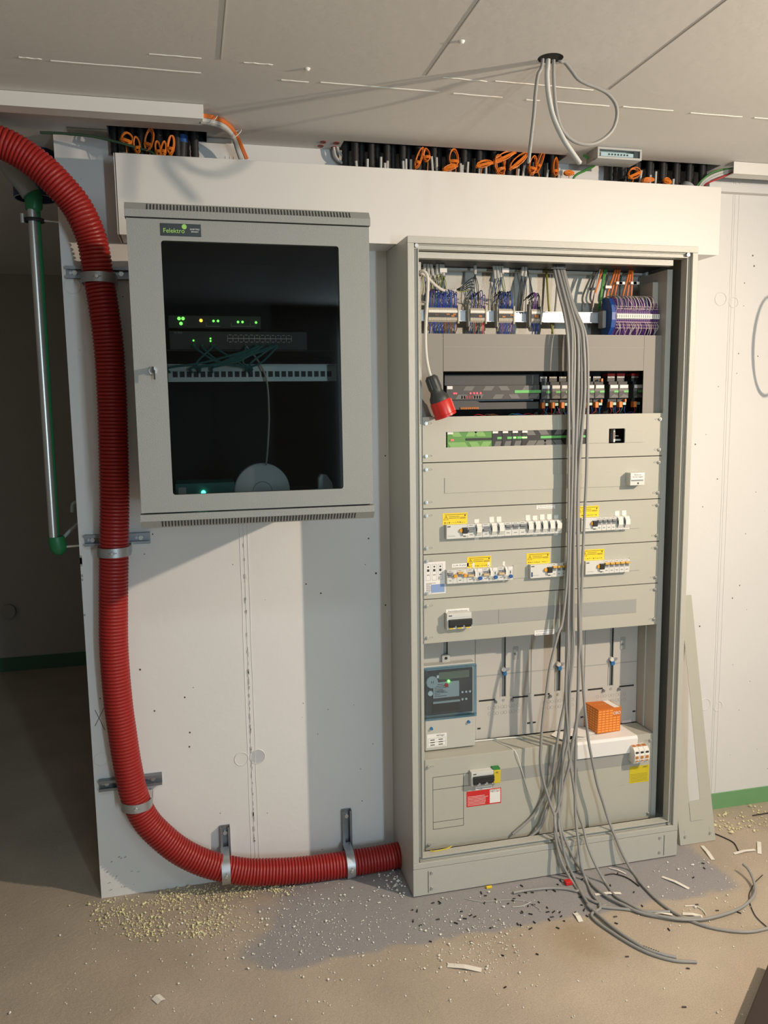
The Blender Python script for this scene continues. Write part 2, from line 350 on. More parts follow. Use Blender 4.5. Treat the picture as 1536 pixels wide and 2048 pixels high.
# ================================================================== cable trunking
def duct(name, x0, x1, y0, y1, z0, z1, label, topopen=True):
    t = thing(name, label, 'cable duct', ((x0+x1)/2, y1, z0)); w = .003
    B('cover', 'white_pvc', x0, x1, y0, y0+w, z0, z1, t, .0008)
    b = MB(); b.box(x0+.003, x1-.003, y0+w, y1, z0+.001, z0+.001+w)
    if not topopen: b.box(x0+.003, x1-.003, y0+w, y1, z1-w, z1)
    b.box(x0+.003, x1-.003, y1-w, y1, z0+.004, z1-.02); b.build('base', 'white_pvc', t); return t
t = duct('cable_duct', -.842, 1.175, -.134, -.002, 2.159, 2.389, 'wide white cable duct on the wall above both cabinets, open at its top')
B('end_cap', 'white_pvc', -.8465, -.8445, -.132, -.004, 2.1595, 2.3885, t); B('end_cap', 'white_pvc', 1.172, 1.1745, -.131, -.004, 2.162, 2.388, t)
duct('cable_duct', -4.1, -.591, -.3215, -.2655, 2.4365, H-.001, 'slim white ceiling duct at the upper left, above the red hose', False)
duct('cable_duct', 1.213, 4.1, -.145, -.09, 2.434, H-.001, 'short slim white duct under the ceiling at the right edge', False)
B('wall_ledge', 'painted_wall', 1.2, 4.19, -.03, 0, 2.405, 2.434, wall)

# ================================================================== DISTRIBUTION CABINET
cab = thing('distribution_cabinet', 'tall open light grey electrical distribution cabinet standing on the floor', 'electrical cabinet', (.5, -.13, 0))
D = -.2704; CH = 2.1575; PH = .1013; PY = -.195
b = MB(); b.ring(0, 1, PH, CH, .0205, D, D+.012); b.build('door_frame', 'cabinet_grey', cab, bevel=.0015)
b = MB(); b.ring(.0205, .9795, PH+.0205, CH-.0205, .003, D+.012, D+.03); b.ring(.0235, .9765, PH+.0235, CH-.0235, .0125, D+.016, D+.0215)
b.ring(.034, .966, PH+.034, CH-.034, .003, D+.006, D+.04); b.build('sealing_lip', 'cabinet_grey', cab, bevel=.0008)
B('side_wall', 'cabinet_grey', 0, .002, D+.012, -.001, PH, CH, cab); B('side_wall', 'cabinet_grey', .998, 1, D+.012, -.001, PH, CH, cab)
B('top_wall', 'cabinet_grey', .002, .998, D+.012, -.001, CH-.002, CH, cab); B('bottom_wall', 'cabinet_grey', .002, .998, D+.012, -.001, PH, PH+.002, cab)
B('back_wall', 'cabinet_grey', .002, .998, -.006, -.002, PH, CH-.04, cab)
B('cable_entry_brush', 'black_plastic', .06, .94, -.20, -.03, CH-.05, CH-.022, cab)
B('entry_rail', 'cabinet_grey', .06, .93, -.045, -.02, 2.098, 2.106, cab); B('inner_rail', 'cabinet_grey', .04, .93, -.235, -.21, 2.100, 2.118, cab)
pl = B('plinth', 'cabinet_grey', 0, 1, D+.001, -.004, .004, PH-.0015, cab, .001)
for x in (.052, .945): B('plinth_joint', 'line_dark', x, x+.0012, D-.0003, D+.002, .012, PH-.012, pl)
for x in (.064, .928):
    for z in (.026, .082): MB().cyl((x, D+.001, z), (x, D-.003, z), .006, 12, .004).build('screw', 'steel', pl, True)
for x in (.045, .937):
    b = MB(); b.box(x, x+.020, -.192, -.17, .11, 2.095); b.box(x, x+.002, -.17, -.01, .11, 2.095) if x > .5 else b.box(x+.018, x+.02, -.17, -.01, .11, 2.095)
    b.build('upright', 'cabinet_grey', cab)
B('hinge_plate', 'panel_grey', .915, .936, -.14, -.06, 1.9, 2.06, cab)
for x, z in ((.030, 2.131), (.966, 2.131), (.030, .128), (.966, .128)):
    MB().cyl((x, D+.012, z), (x, D+.004, z), .006, 12).build('lid_bolt', 'steel', cab, True)
def screws(p, x0, x1, z0, z1, ins=.011, y=PY):
    zz = (z1-.022, z0+.022)
    for z in zz:
        for x, sg in ((x0+ins, 1), (x1-ins, -1)):
            s = MB(); s.cyl((x, y-.001, z), (x, y-.005, z), .0055, 12); s.cyl((x, y-.004, z), (x, y-.008, z), .0038, 12, .0028); s.build('screw', 'steel', p, True)
            q = MB(); q.tube([(x+sg*(.008+.006*(1-math.cos(a))), y-.0006, z+.0026*math.sin(a)) for a in [i/10*6.2832 for i in range(10)]], .0005, 4, closed=True); q.build('screw_slot', 'slot_grey', p)
ZR = [1.612, 1.4625, 1.3115, 1.1595, 1.0085, .856]; PX0, PX1 = .0655, .9345
panels = []
for i in range(5):
    z1, z0 = ZR[i], ZR[i+1]; b = MB(); g = .0015
    holes = []
    if i == 0: holes = [rect(892, 866, 1172, 893, PY)]; holes.append(rect(1218, 856, 1249, 884, PY))
    hz0, hz1 = (holes[0][2], holes[0][3]) if holes else (0, 0)
    if holes:
        hz0, hz1 = 1.5105, 1.5605
        b.box(PX0, PX1, PY, PY+.0015, z0+g, hz0); b.box(PX0, PX1, PY, PY+.0015, hz1, z1-g)
        h1 = (Y(892, 880, PY).x, Y(1173, 872, PY).x); h2 = (Y(1218, 870, PY).x, Y(1249, 869, PY).x)
        for a, c in ((PX0, h1[0]), (h1[1], h2[0]), (h2[1], PX1)): b.box(a, c, PY, PY+.0015, hz0, hz1)
    else: b.box(PX0, PX1, PY, PY+.0015, z0+g, z1-g)
    # folded rims
    b.box(PX0, PX1, PY+.0015, PY+.015, z1-g-.0015, z1-g); b.box(PX0, PX1, PY+.0015, PY+.015, z0+g, z0+g+.0015); b.box(PX1-.0015, PX1, PY+.0015, PY+.015, z0+g, z1-g)
    p = b.build('cover_panel', 'panel_grey', cab); panels.append(p); screws(p, PX0, PX1, z0, z1)
B('row_gap', 'line_dark', PX0+.002, PX1-.002, PY+.012, PY+.014, ZR[5]+.01, ZR[0]-.01, cab) if False else None
def plate(u0, v0, u1, v1, par, m='panel_grey', y=PY, th=.002, name='blanking_strip', zc=None):
    x0, x1, z0, z1 = rect(u0, v0, u1, v1, y)
    if zc: z0, z1 = zc
    return B(name, m, x0, x1, y-th, y, z0, z1, par, .0004)
plate(1176, 857, 1217, 888, panels[0], zc=(1.512, 1.559)); plate(1250, 855, 1285, 884, panels[0], zc=(1.512, 1.559))
plate(889, 957, 1131, 985, panels[1], zc=(1.361, 1.411)); plate(1135, 946, 1283, 975, panels[1], zc=(1.361, 1.411))
plate(1124, 1036, 1160, 1068, panels[2], zc=(1.210, 1.258)); plate(1260, 1030, 1280, 1060, panels[2], 'panel_grey', zc=(1.210, 1.258))
plate(1026, 1130, 1061, 1160, panels[3], zc=(1.060, 1.107)); plate(1133, 1120, 1170, 1155, panels[3], zc=(1.060, 1.107)); plate(1258, 1115, 1279, 1145, panels[3], zc=(1.060, 1.107))
x0 = Y(941, 1235, PY).x; x1 = Y(1272, 1215, PY).x; xm = Y(997, 1235, PY).x
B('blanking_strip', 'filler_strip', x0, xm-.0008, PY-.0012, PY, .907, .956, panels[4]); B('blanking_strip', 'filler_strip', xm+.0008, x1, PY-.0012, PY, .907, .956, panels[4])
# ---- lower connection box
LZ0, LZ1 = .1185, .4475; LX0, LX1 = .0655, .9345
b = MB(); b.box(LX0, LX1, PY, PY+.0015, LZ0, LZ1); b.box(LX0, LX1, PY+.0015, -.088, LZ1-.0015, LZ1); b.box(LX1-.0015, LX1, PY+.0015, PY+.03, LZ0, LZ1-.0015); b.box(LX0, LX0+.0015, PY+.0015, -.09, LZ0, LZ1-.0015)
low = b.build('connection_box_cover', 'panel_grey', cab, bevel=.001); screws(low, LX0, LX1, LZ0, LZ1-.002)
x0 = Y(866, 1600, PY).x; x1 = Y(927, 1600, PY).x; za = Y(866, 1555, PY).z; zb = Y(866, 1659, PY).z; zm = Y(866, 1580, PY).z; zn = Y(866, 1645, PY).z; x2 = Y(940, 1560, PY).x
b = MB(); w = .0007
for z in (za, zb, zm, zn): b.box(x0, x1, PY-.0003, PY, z-w, z+w)
for x in (x0, x1): b.box(x-w, x+w, PY-.0003, PY, zb, za)
b.box(x1, x2, PY-.0003, PY, za-w, za+w); b.box(x1, x2, PY-.0003, PY, zm-w, zm+w); b.build('knockout_outline', 'line_dark', low)
B('blanking_strip', 'filler_strip', Y(1000, 1550, PY).x, Y(1262, 1520, PY).x, PY-.0008, PY, zm, za, low)
B('scratch', 'slot_grey', .80, .825, PY-.0002, PY, .262, .2635, low)
# ---- grey covers and black bay of the upper section
YG = -.172
b = MB(); b.box(.1445, .868, YG, YG+.002, 1.757, 1.877); b.box(.1445, .868, YG+.002, -.09, 1.8755, 1.877); b.box(.1445, .868, YG+.002, -.12, 1.757, 1.7585); mid = b.build('duct_cover', 'cover_dark_grey', cab)
B('cover_fold', 'slot_grey', .1445, .868, YG-.0003, YG, 1.8345, 1.8352, mid)
B('side_cover', 'cover_dark_grey', .062, .1435, YG+.001, YG+.003, 1.60, 1.877, cab); B('side_cover', 'cover_dark_grey', .8695, .94, YG+.001, YG+.003, 1.60, 1.877, cab)
B('bay_back', 'dark_void', .05, .94, -.055, -.05, .86, 1.87, cab)
B('mounting_rail', 'dark_zinc', .13, .88, -.062, -.055, 1.66, 1.695, cab)
# ---- meter plates
MY = -.08; mx = [.0665, .289, .5035, .7165, .932]
for i in range(4):
    a, c = mx[i]+.001, mx[i+1]-.001; m_ = (a+c)/2+(.0 if i else 0); b = MB(); zt, zb_ = .90, .452; zs = .60
    # plate with a narrow vertical slot and a lower apron
    b.box(a, m_-.008, MY, MY+.004, zs, zt); b.box(m_+.008, c, MY, MY+.004, zs, zt); b.box(a, c, MY-.002, MY+.004, .449, zs)
    b.box(a, m_-.012, MY+.006, MY+.009, .60, .684); b.box(m_+.012, c, MY+.006, MY+.009, .60, .684)
    b.box(m_-.0125, m_-.009, MY-.002, MY, .60, .70); b.box(m_+.009, m_+.0125, MY-.002, MY, .60, .70)
    p = b.build('meter_plate', 'plate_beige', cab)
    B('slot_back', 'slot_grey', m_-.009, m_+.009, MY+.012, MY+.013, .59, zt, p); B('frame_edge', 'slot_grey', a, c, MY-.001, MY, .683, .6865, p)
    if i:
        for sgn in (-1, 1):
            B('carrier_slot', 'black_plastic', m_+sgn*.034, m_+sgn*.095, MY-.0026, MY-.001, .590, .596, p)
            MB().cyl((m_+sgn*.032, MY-.001, .585), (m_+sgn*.032, MY-.009, .585), .0055, 10).build('screw', 'dark_zinc', p, True)
        MB().cyl((m_, MY-.001, .588), (m_, MY-.004, .588), .005, 12).build('screw', 'slot_grey', p, True)
        q = MB()
        for r_ in range(2):
            for k in range(8):
                cx = m_-.055+k*.0155+(.003 if k % 2 else 0); cz = .563-r_*.022
                q.tube([(cx+.0058*math.cos(a_), MY-.0023, cz+.0058*math.sin(a_)) for a_ in [j/12*6.2832 for j in range(12)]], .0005, 4, closed=True)
        q.build('knockout_circles', 'slot_grey', p)
        for sx in (a+.006, c-.014): B('corner_notch', 'black_plastic', sx, sx+.012, MY-.0026, MY-.001, .487, .493, p)
        # wing screw with blue seal
        MB().cyl((m_-.004, MY-.001, .705), (m_-.004, MY-.014, .705), .008, 12).build('seal_screw', 'device_white', p, True)
        B('seal_bracket', 'zinc', m_+.003, m_+.022, MY-.006, MY-.001, .699, .707, p); B('blue_seal', 'seal_blue', m_-.006, m_+.007, MY-.014, MY-.008, .683, .697, p)
        if i != 2:
            B('hook_window', 'slot_grey', m_+.036, m_+.056, MY-.0015, MY-.0005, .735, .782, p); B('hook_window_rim', 'plate_beige', m_+.036, m_+.046, MY-.003, MY-.0015, .737, .773, p)
            MB().cyl((m_+.042, MY-.003, .757), (m_+.042, MY-.008, .757), .004, 8).build('screw', 'dark_zinc', p, True)
for x in mx[1:4]: B('plate_divider', 'slot_grey', x-.001, x+.001, MY-.002, MY+.002, .45, .90, cab)
B('field_rail', 'panel_grey', .932, .945, -.13, -.02, .45, .86, cab)

# ---- stickers on the panels (parts of the panel they are stuck to)
def yellow(u0, v0, par, y=PY):
    a = Y(u0, v0, y); x, z = a.x, a.z; w, h = .086, .038
    s = B('warning_sticker', 'label_yellow', x, x+w, y-.0006, y, z-h, z, par); lab(s, 'yellow warning sticker')
    b = MB(); yy = y-.0009
    b.tube([(x+.004, yy, z-.022), (x+.020, yy, z-.022), (x+.012, yy, z-.008)], .0007, 4, closed=True); b.box(x+.0115, x+.0125, yy-.0002, y-.0006, z-.019, z-.012)
    for k, (p, q) in enumerate(((.008, .084), (.022, .058), (.022, .058), (.06, .08), (.06, .08))): zz = (z-.005, z-.0115, z-.017, z-.0155, z-.0185)[k]; b.box(x+p, x+q, yy, y-.0006, zz-.0006, zz+.0006)
    b.box(x+.076, x+.080, yy, y-.0006, z-.0115, z-.007)
    for k in range(10): b.box(x+.006+k*.0075, x+.0105+k*.0075, yy, y-.0006, z-.033+random.uniform(-.001, .001), z-.032+random.uniform(0, .002))
    b.build('print', 'ink', s); return s
yellow(885, 1027, panels[2]); yellow(1152, 1013, panels[2]); yellow(934, 1114, panels[3]); yellow(1053, 1107, panels[3]); yellow(1163, 1100, panels[3])
def wlabel(u0, v0, u1, v1, s, par, y=PY, lines=1, mm='paper_white'):
    x0, x1, z0, z1 = rect(u0, v0, u1, v1, y); h = max(.011, abs(z1-z0)*.8); zc = (z0+z1)/2
    o = B('paper_label', mm, x0, x1, y-.0006, y, zc-h/2, zc+h/2, par); ls = s.split('|')
    for i, t_ in enumerate(ls):
        if t_: text(t_, (x0+x1)/2, y-.0008, zc+h*(.5-(i+.5)/len(ls)), h/len(ls)*.38, 'ink', o, width=(x1-x0)*.84)
    return o
wlabel(1073, 1010, 1110, 1018, 'Unterhalt|Beleuchtung', panels[2]); wlabel(904, 1127, 937, 1134, 'Luft Keller', panels[3])
wlabel(892, 1218, 938, 1225, 'Nachzählersicherung', panels[4]); wlabel(1069, 1260, 1108, 1269, 'Im stromlosen Zustand|plombieren', panels[4])
wlabel(951, 1573, 984, 1577, 'Bezügersicherung', low)
x0, x1, z0, z1 = rect(848, 1125, 891, 1186, PY); sh = B('instruction_sheet', 'paper_white', x0, x1, PY-.0006, PY, z0, z1, panels[3]); sh['label'] = 'white printed instruction sheet'
b = MB()
for k in range(3):
    xx = x0+.012+k*.021; b.ring(xx-.006, xx+.010, z1-.062, z1-.008, .0006, PY-.0008, PY-.0006); b.cyl((xx+.002, PY-.0006, z1-.016), (xx+.002, PY-.0009, z1-.016), .003, 10); b.box(xx-.002, xx+.006, PY-.0008, PY-.0006, z1-.032, z1-.024)
    for j in (0, 1): b.box(xx-.002+j*.005, xx+.001+j*.005, PY-.0008, PY-.0006, z1-.045, z1-.042)
for k in range(9): b.box(x0+.006, x0+.006+random.uniform(.01, .04), PY-.0008, PY-.0006, z0+.008+k*.0035, z0+.0092+k*.0035)
b.build('print', 'ink', sh); B('blue_table', 'label_blue', x0+.024, x1-.003, PY-.0009, PY-.0006, z0+.004, z0+.032, sh)
x0, x1, z0, z1 = rect(933, 1586, 1002, 1602, PY); z0 -= .006; z1 += .004
rs = B('red_sticker', 'label_red', x0, x1, PY-.0006, PY, z0, z1, low); B('white_field', 'paper_white', x0+(x1-x0)*.67, x1-.003, PY-.0009, PY-.0006, z0+.004, z1-.003, rs)
b = MB()
for k in range(7): b.box(x0+.004, x0+(x1-x0)*random.uniform(.5, .63), PY-.0009, PY-.0006, z0+.005+k*.0052, z0+.0062+k*.0052)
b.build('print', 'ink_white', rs); text('NETZ', x0+(x1-x0)*.79, PY-.0011, z1-.009, .008, 'ink', rs, width=.026); text('gO', x0+(x1-x0)*.93, PY-.0011, z1-.009, .008, 'label_red', rs, width=.01)
x0, x1, z0, z1 = rect(1259, 1536, 1297, 1560, PY); ys = B('yellow_sticker', 'label_gold', x0, x1, PY-.0006, PY, z0-.004, z1+.004, low)
b = MB()
for k in range(6): b.box(x0+.004, x1-.006, PY-.0009, PY-.0006, z0+.002+k*.0055, z0+.0027+k*.0055)
b.build('print', 'ink', ys)
text('OBO', x1-.016, PY-.0011, z1-.002, .006, 'ink', ys, width=.02)

# ================================================================== MODULAR DEVICES
YD = PY-.019
def nose(b, x0, x1, z0, z1): b.box(x0+.0003, x1-.0003, YD, PY-.0003, z0, z1)
def breaker(x0, x1, z0, z1, kind, label, group=None):
    t = thing('circuit_breaker', label, 'circuit breaker', ((x0+x1)/2, PY, z0), group); b = MB(); nose(b, x0, x1, z0, z1); b.build('housing', 'device_white', t, bevel=.0006)
    w = x1-x0; zc = (z0+z1)/2; xm = (x0+x1)/2
    b = MB(); b.box(x0+w*.12, x1-w*.12, YD-.0004, YD, zc-.002, zc+.0135); b.build('toggle_recess', 'toggle_grey', t)
    down = kind == 'down'; tm = {'yellow': 'toggle_orange', 'beige': 'beige_toggle'}.get(kind, 'toggle_grey')
    b = MB(); zt = zc+(.0005 if (down or kind == 'beige') else .011); b.box(x0+w*.08, x1-w*.08, YD-.008, YD, zt-.0025, zt+.0045); b.build('toggle', tm, t, bevel=.001)
    b = MB(); b.box(x0+w*.3, x1-w*.3, YD-.0005, YD, zc-.0135, zc-.012); b.box(x0+w*.2, x1-w*.3, YD-.0005, YD, z1-.004, z1-.003); b.build('print', 'ink', t)
    if kind == 'tape':
        b = MB(); xa, xb = xm-w*.32, xm+w*.32; j = random.uniform(-.003, .003)
        pf = [(PY-.0008, z1+.016+j), (PY-.0008, z1+.001), (YD-.0012, z1-.001), (YD-.0105, zc+.012), (YD-.0105, zc-.004), (YD-.0012, zc-.017), (PY-.0008, z0-.001), (PY-.0008, z0-.008+j)]
        for (ya, za), (yb, zb) in zip(pf[:-1], pf[1:]): b.quad((xa, ya, za), (xb, ya, za), (xb+j*.3, yb, zb), (xa+j*.3, yb, zb))
        b.build('paper_tape', 'tape_white', t)
    return t
def rcd(x0, x1, z0, z1, label, blue=False):
    t = thing('residual_current_device', label, 'safety switch', ((x0+x1)/2, PY, z0)); b = MB(); nose(b, x0, x1, z0, z1); b.build('housing', 'device_white', t, bevel=.0006)
    zc = (z0+z1)/2; w = x1-x0; xb = x0+w*.72; xt = x1-w*.01
    MB().cyl((xb-.002, YD, zc+.004), (xb-.002, YD-.006, zc+.004), .0062, 14).build('test_button', 'button_orange', t, True)
    B('toggle', 'black_plastic', xt-.0175, xt-.001, YD-.010, YD, zc-.006, zc+.013, t, .001); B('toggle_rim', 'terminal_white', xt-.0175, xt-.001, YD-.007, YD, zc-.012, zc-.006, t)
    b = MB(); b.box(x0+.003, x0+.014, YD-.0005, YD, z1-.007, z1-.004); b.box(x0+.006, x0+.03, YD-.0005, YD, z0+.009, z0+.0095)
    b.box(xt-.014, xt-.004, YD-.0005, YD, z0+.005, z0+.007); b.build('print', 'ink', t)
    if blue: B('blue_mark', 'terminal_blue', x0+.003, x0+.008, YD-.0008, YD, z0+.005, z0+.021, t)
    return t
def X(u, v, y=YD): return Y(u, v, y).x
# upper breaker row
za, zb = 1.211, 1.257
xa = X(893, 1064); xr = X(935, 1062); xe = X(1124, 1052)
rcd(xa, xr, za, zb, 'white residual current switch with orange button at the left end of the upper row')
pw = (xe-xr)/13
kinds = ['down', 'tape', 'down', 'tape', 'tape', 'grey', 'grey', 'grey', 'tape', 'tape', 'tape', 'tape', 'tape']
G1 = 'breakers of the long upper row'
ORD = ('first', 'second', 'third', 'fourth', 'fifth', 'sixth', 'seventh', 'eighth', 'ninth', 'tenth', 'eleventh', 'twelfth', '13th', '14th', '15th', '16th', '17th', '18th', '19th', '20th', '21st', '22nd')
seen = {}
for i, k in enumerate(kinds):
    kk = k if k != 'tape' else 'tape%d' % (i > 6); seen[kk] = seen.get(kk, 0)+1; o_n = ORD[seen[kk]-1]
    l = {'down': o_n+' grey switched-down breaker from the left in the long upper row', 'grey': o_n+' of three untaped grey breakers in the middle of the long upper row',
         'tape': o_n+(' taped breaker from the left in the left half of the long upper row' if i < 6 else ' of five adjoining taped breakers ending the long upper row')}[k]
    breaker(xr+i*pw, xr+(i+1)*pw, za, zb, k, l, G1)
x1 = X(1163, 1050); x2 = X(1194, 1046); x3 = X(1232, 1044); x4 = X(1260, 1044)
rcd(x1, x2, za+.001, zb+.001, 'white residual current switch with orange button right of the hanging cables, upper row')
for i in range(4): breaker(x2+(x3-x2)/4*i, x2+(x3-x2)/4*(i+1), za+.001, zb+.001, 'grey', ORD[i]+' narrow grey-toggle breaker right of the hanging cables, upper row', 'four grey breakers right of the cables')
for i in range(2): breaker(x3+(x4-x3)/2*i, x3+(x4-x3)/2*(i+1), za+.001, zb+.001, 'tape', ('first', 'last')[i]+' of the two taped breakers at the right end of the upper row')
# lower breaker row
za, zb = 1.0605, 1.1065
x0 = X(894, 1153); x1 = X(914, 1152); x2 = X(934, 1151)
for i, (p, q) in enumerate(((x0, x1), (x1, x2))):
    w = q-p; t = breaker(p, p+w*.62, za, zb, 'grey' if not i else 'yellow', ('leftmost grey breaker with orange button in the lower breaker row', 'second breaker with yellow toggle and orange button in the lower breaker row')[i])
    B('button_housing', 'device_white', p+w*.62, q-.0004, YD, PY-.0003, za, zb, t); MB().cyl((p+w*.8, YD, zb-.020), (p+w*.8, YD-.007, zb-.020), .006, 14).build('test_button', 'button_orange', t, True)
x5 = X(1026, 1144); w = (x5-x2)/3
for i in range(3):
    p = x2+w*i; nm = ('left', 'middle', 'right')[i]
    t = breaker(p, p+w*.42, za, zb, 'beige', 'beige-toggle breaker, %s one of three in the lower row' % nm)
    t = breaker(p+w*.42, p+w*.64, za, zb, 'tape', 'taped breaker beside the %s beige toggle in the lower row' % nm)
    t = thing('residual_current_module', 'white module with blue button, %s one of three in the lower row' % nm, 'safety switch', (p+w*.82, PY, za)); b = MB(); nose(b, p+w*.64, p+w, za, zb); b.build('housing', 'device_white', t, bevel=.0006)
    MB().cyl((p+w*.84, YD, za+.013), (p+w*.84, YD-.006, za+.013), .0062, 14).build('test_button', 'button_blue', t, True); B('indicator', 'ink', p+w*.8, p+w*.85, YD-.0005, YD, zb-.024, zb-.015, t); B('paper_tag', 'paper_white', p+w*.68, p+w*.98, YD-.0007, YD, zb-.011, zb-.002, t)
x1 = X(1061, 1142); x2 = X(1104, 1138); x3 = X(1141, 1136)
rcd(x1, x2, za, zb, 'white residual current switch with blue mark, left of the hanging cables in the lower row', True)
for i in range(4): breaker(x2+(x3-x2)/4*i, x2+(x3-x2)/4*(i+1), za, zb, 'yellow', ORD[i]+' yellow-toggle breaker left of the hanging cables, lower row', 'yellow breakers left of the cables')
x1 = X(1171, 1136); x2 = X(1208, 1133); x3 = X(1259, 1131)
rcd(x1, x2, za, zb, 'white residual current switch with orange button right of the hanging cables, lower row')
for i in range(5): breaker(x2+(x3-x2)/5*i, x2+(x3-x2)/5*(i+1), za, zb, 'yellow', ORD[i]+' yellow-toggle breaker right of the hanging cables, lower row', 'yellow breakers right of the cables')
# three-pole fused switches
def tripole(x0, x1, z0, z1, label, pe=False):
    t = thing('fuse_switch', label, 'fuse switch', ((x0+x1)/2, PY, z0)); b = MB(); y = YD-.004
    b.box(x0, x1, y, PY-.0003, z0, z1); b.box(x0, x1, y, y-.001, z1-.014, z1); b.build('housing', 'device_white', t, bevel=.0008)
    w = (x1-x0)/3
    B('handle_bar', 'black_plastic', x0+.006, x1, y-.011, y, z0+.014, z0+.034, t, .001)
    for k in range(3): B('fuse_carrier', 'black_plastic', x0+w*k+.006, x0+w*(k+1)-.002, y-.007, y, z0+.007, z0+.018, t, .001); B('fuse_tip', 'label_yellow' if not pe else 'charcoal_light', x0+w*k+.008, x0+w*(k+1)-.006, y-.004, y, z0+.002, z0+.006, t)
    B('print', 'ink', x0+.006, x0+.018, y-.0015, y, z1-.009, z1-.006, t); return t
x0 = X(893, 1245); x1 = X(942, 1240); tripole(x0, x1, .906, .960, 'three-pole black fuse switch on the panel above the meters')
x0 = X(942, 1558); x1 = X(986, 1556); z0 = Y(942, 1572, YD).z; tripole(x0, x1, z0, z0+.050, 'three-pole black fuse switch on the lowest cover beside the earth terminal', True)
x1 += .0005; t = thing('earth_terminal', 'yellow and green earth terminal beside the lower fuse switch', 'terminal', (x1, PY, z0))
B('clamp_body', 'terminal_yellow', x1, x1+.026, YD-.006, PY-.0003, z0+.001, z0+.048, t, .0015); B('green_top', 'terminal_green', x1-.001, x1+.025, YD-.002, PY-.0003, z0+.048, z0+.054, t); text('PE', x1+.012, YD-.0066, z0+.040, .006, 'ink', t)
# surge arrester: three modules on one base
x0 = Y(1268, 1515, YD-.02).x; x1 = Y(1298, 1512, YD-.02).x; z0 = Y(1268, 1529, YD-.02).z; z1 = z0+.060
t = thing('surge_arrester', 'white three-module surge arrester with black windows on the lowest cover', 'surge arrester', ((x0+x1)/2, PY, z0)); w = (x1-x0)/3
for k in range(3):
    a, c = x0+w*k+.0004, x0+w*(k+1)-.0004
    m_ = MB().prism([(PY, z0), (YD-.016, z0), (YD-.024, z0+.015), (YD-.026, z0+.035), (YD-.020, z1-.008), (YD-.010, z1), (PY, z1)], 'x', a, c).build('module', 'terminal_white', t, bevel=.0008)
    B('window', 'ink', a+w*.22, c-w*.22, YD-.0262, YD-.024, z0+.042, z0+.048, m_); B('print', 'terminal_orange', a+w*.25, c-w*.3, YD-.0266, YD-.025, z0+.012, z0+.016, m_); B('print', 'terminal_orange', a+w*.15, c-w*.25, YD-.0266, YD-.025, z0+.022, z0+.032, m_)
    B('coloured_top', 'terminal_orange', a+.002, c-.002, YD-.008, YD+.01, z1-.0002, z1+.0006, m_)
# reserve fuse box
x0, x1, z0, z1 = rect(1261, 946, 1289, 970, PY-.034)
t = thing('spare_fuse_box', 'small white box labelled Reserve Sicherungen on the second cover panel', 'box', ((x0+x1)/2, PY, z0)); B('housing', 'device_white', x0, x1, PY-.034, PY-.0003, z0, z1, t, .001)
lb = B('paper_label', 'paper_white', x0+.002, x1-.002, PY-.0348, PY-.034, z0+.020, z1-.001, t); text('Reserve', (x0+x1)/2, PY-.035, z1-.007, .006, 'ink', lb, width=.026); text('Sicherungen', (x0+x1)/2, PY-.035, z1-.014, .006, 'ink', lb, width=.040)
B('catch', 'dark_zinc', x0+.004, x1-.006, PY-.0355, PY-.034, z0+.0155, z0+.019, t); B('lock_mark', 'ink', (x0+x1)/2, (x0+x1)/2+.005, PY-.0346, PY-.034, z0+.004, z0+.010, t)

# ---- controller row behind the first panel: green mini server, black extensions
ya = PY+.004; z0, z1 = 1.506, 1.565
def diamonds(b, x0, x1, z0, z1, y, rnd, n, sz=.022):
    random.seed(rnd)
    for k in range(n):
        h = (z1-z0)*.3; s_ = min(sz*.5, (x1-x0)*.3); m_ = min(h*.7, (x1-x0)*.18); sl = m_*(1 if random.random() < .5 else -1); top = k % 2
        cx = x0+(x1-x0)*(k+.5)/n+random.uniform(-.2, .2)*s_; cx = min(max(cx, x0+s_+m_+.001), x1-s_-m_-.001); zz = z1-h-.003 if top else z0+.003
        b.prism([(cx-s_, zz), (cx+s_, zz), (cx+s_+sl, zz+h), (cx-s_+sl, zz+h)], 'y', y-.0006, y)
def module(name, label, x0, x1, z0, z1, y, yb, m='black_plastic', pm='charcoal_light', nd=1, rnd=1, tagx=None, group=None, cat='control module'):
    t = thing(name, label, cat, ((x0+x1)/2, yb, z0), group); B('housing', m, x0+.0004, x1-.0004, y, yb, z0, z1, t, .0006)
    b = MB(); diamonds(b, x0, x1, z0, z1, y, rnd, nd, min(.030, (x1-x0)*.9)); b.build('pattern', pm, t)
    if tagx is not None: B('paper_tag', 'paper_white', x0+tagx, x0+tagx+.019, y-.0012, y, z1-.012, z1-.002, t)
    return t
xa = Y(893, 880, ya).x; xb = Y(984, 878, ya).x
t = module('home_controller', 'green home controller with black bar and red light in the first cover panel', xa+.002, xb, z0, z1, ya, -.10, 'mini_green', 'mini_green_light', 7, 5, .001)
B('black_bar', 'black_plastic', Y(931, 880, ya).x, xb-.001, ya-.0012, ya, 1.531, 1.539, t, .001); MB().box(xa+.014, xa+.024, ya-.002, ya, 1.532, 1.536).build('status_light', 'led_red', t); B('light_slit', 'black_plastic', xa+.009, xa+.014, ya-.001, ya, 1.5335, 1.5345, t)
w = Y(1004, 875, ya).x-xb
for i in range(3):
    p = xb+w*i; t = module('control_module', 'narrow black control module, %s one of three beside the green controller' % ('first', 'second', 'third')[i], p, p+w, z0, z1, ya, -.10, nd=1, rnd=11+i, tagx=.002); B('green_strip', 'green_strip', p+w*.52, p+w-.001, ya-.001, ya, 1.5335, 1.541, t)
    if i == 2: B('status_light', 'led_green', p+w*.15, p+w*.4, ya-.0015, ya, 1.535, 1.540, t)
p = xb+3*w; q = Y(1136, 868, ya).x
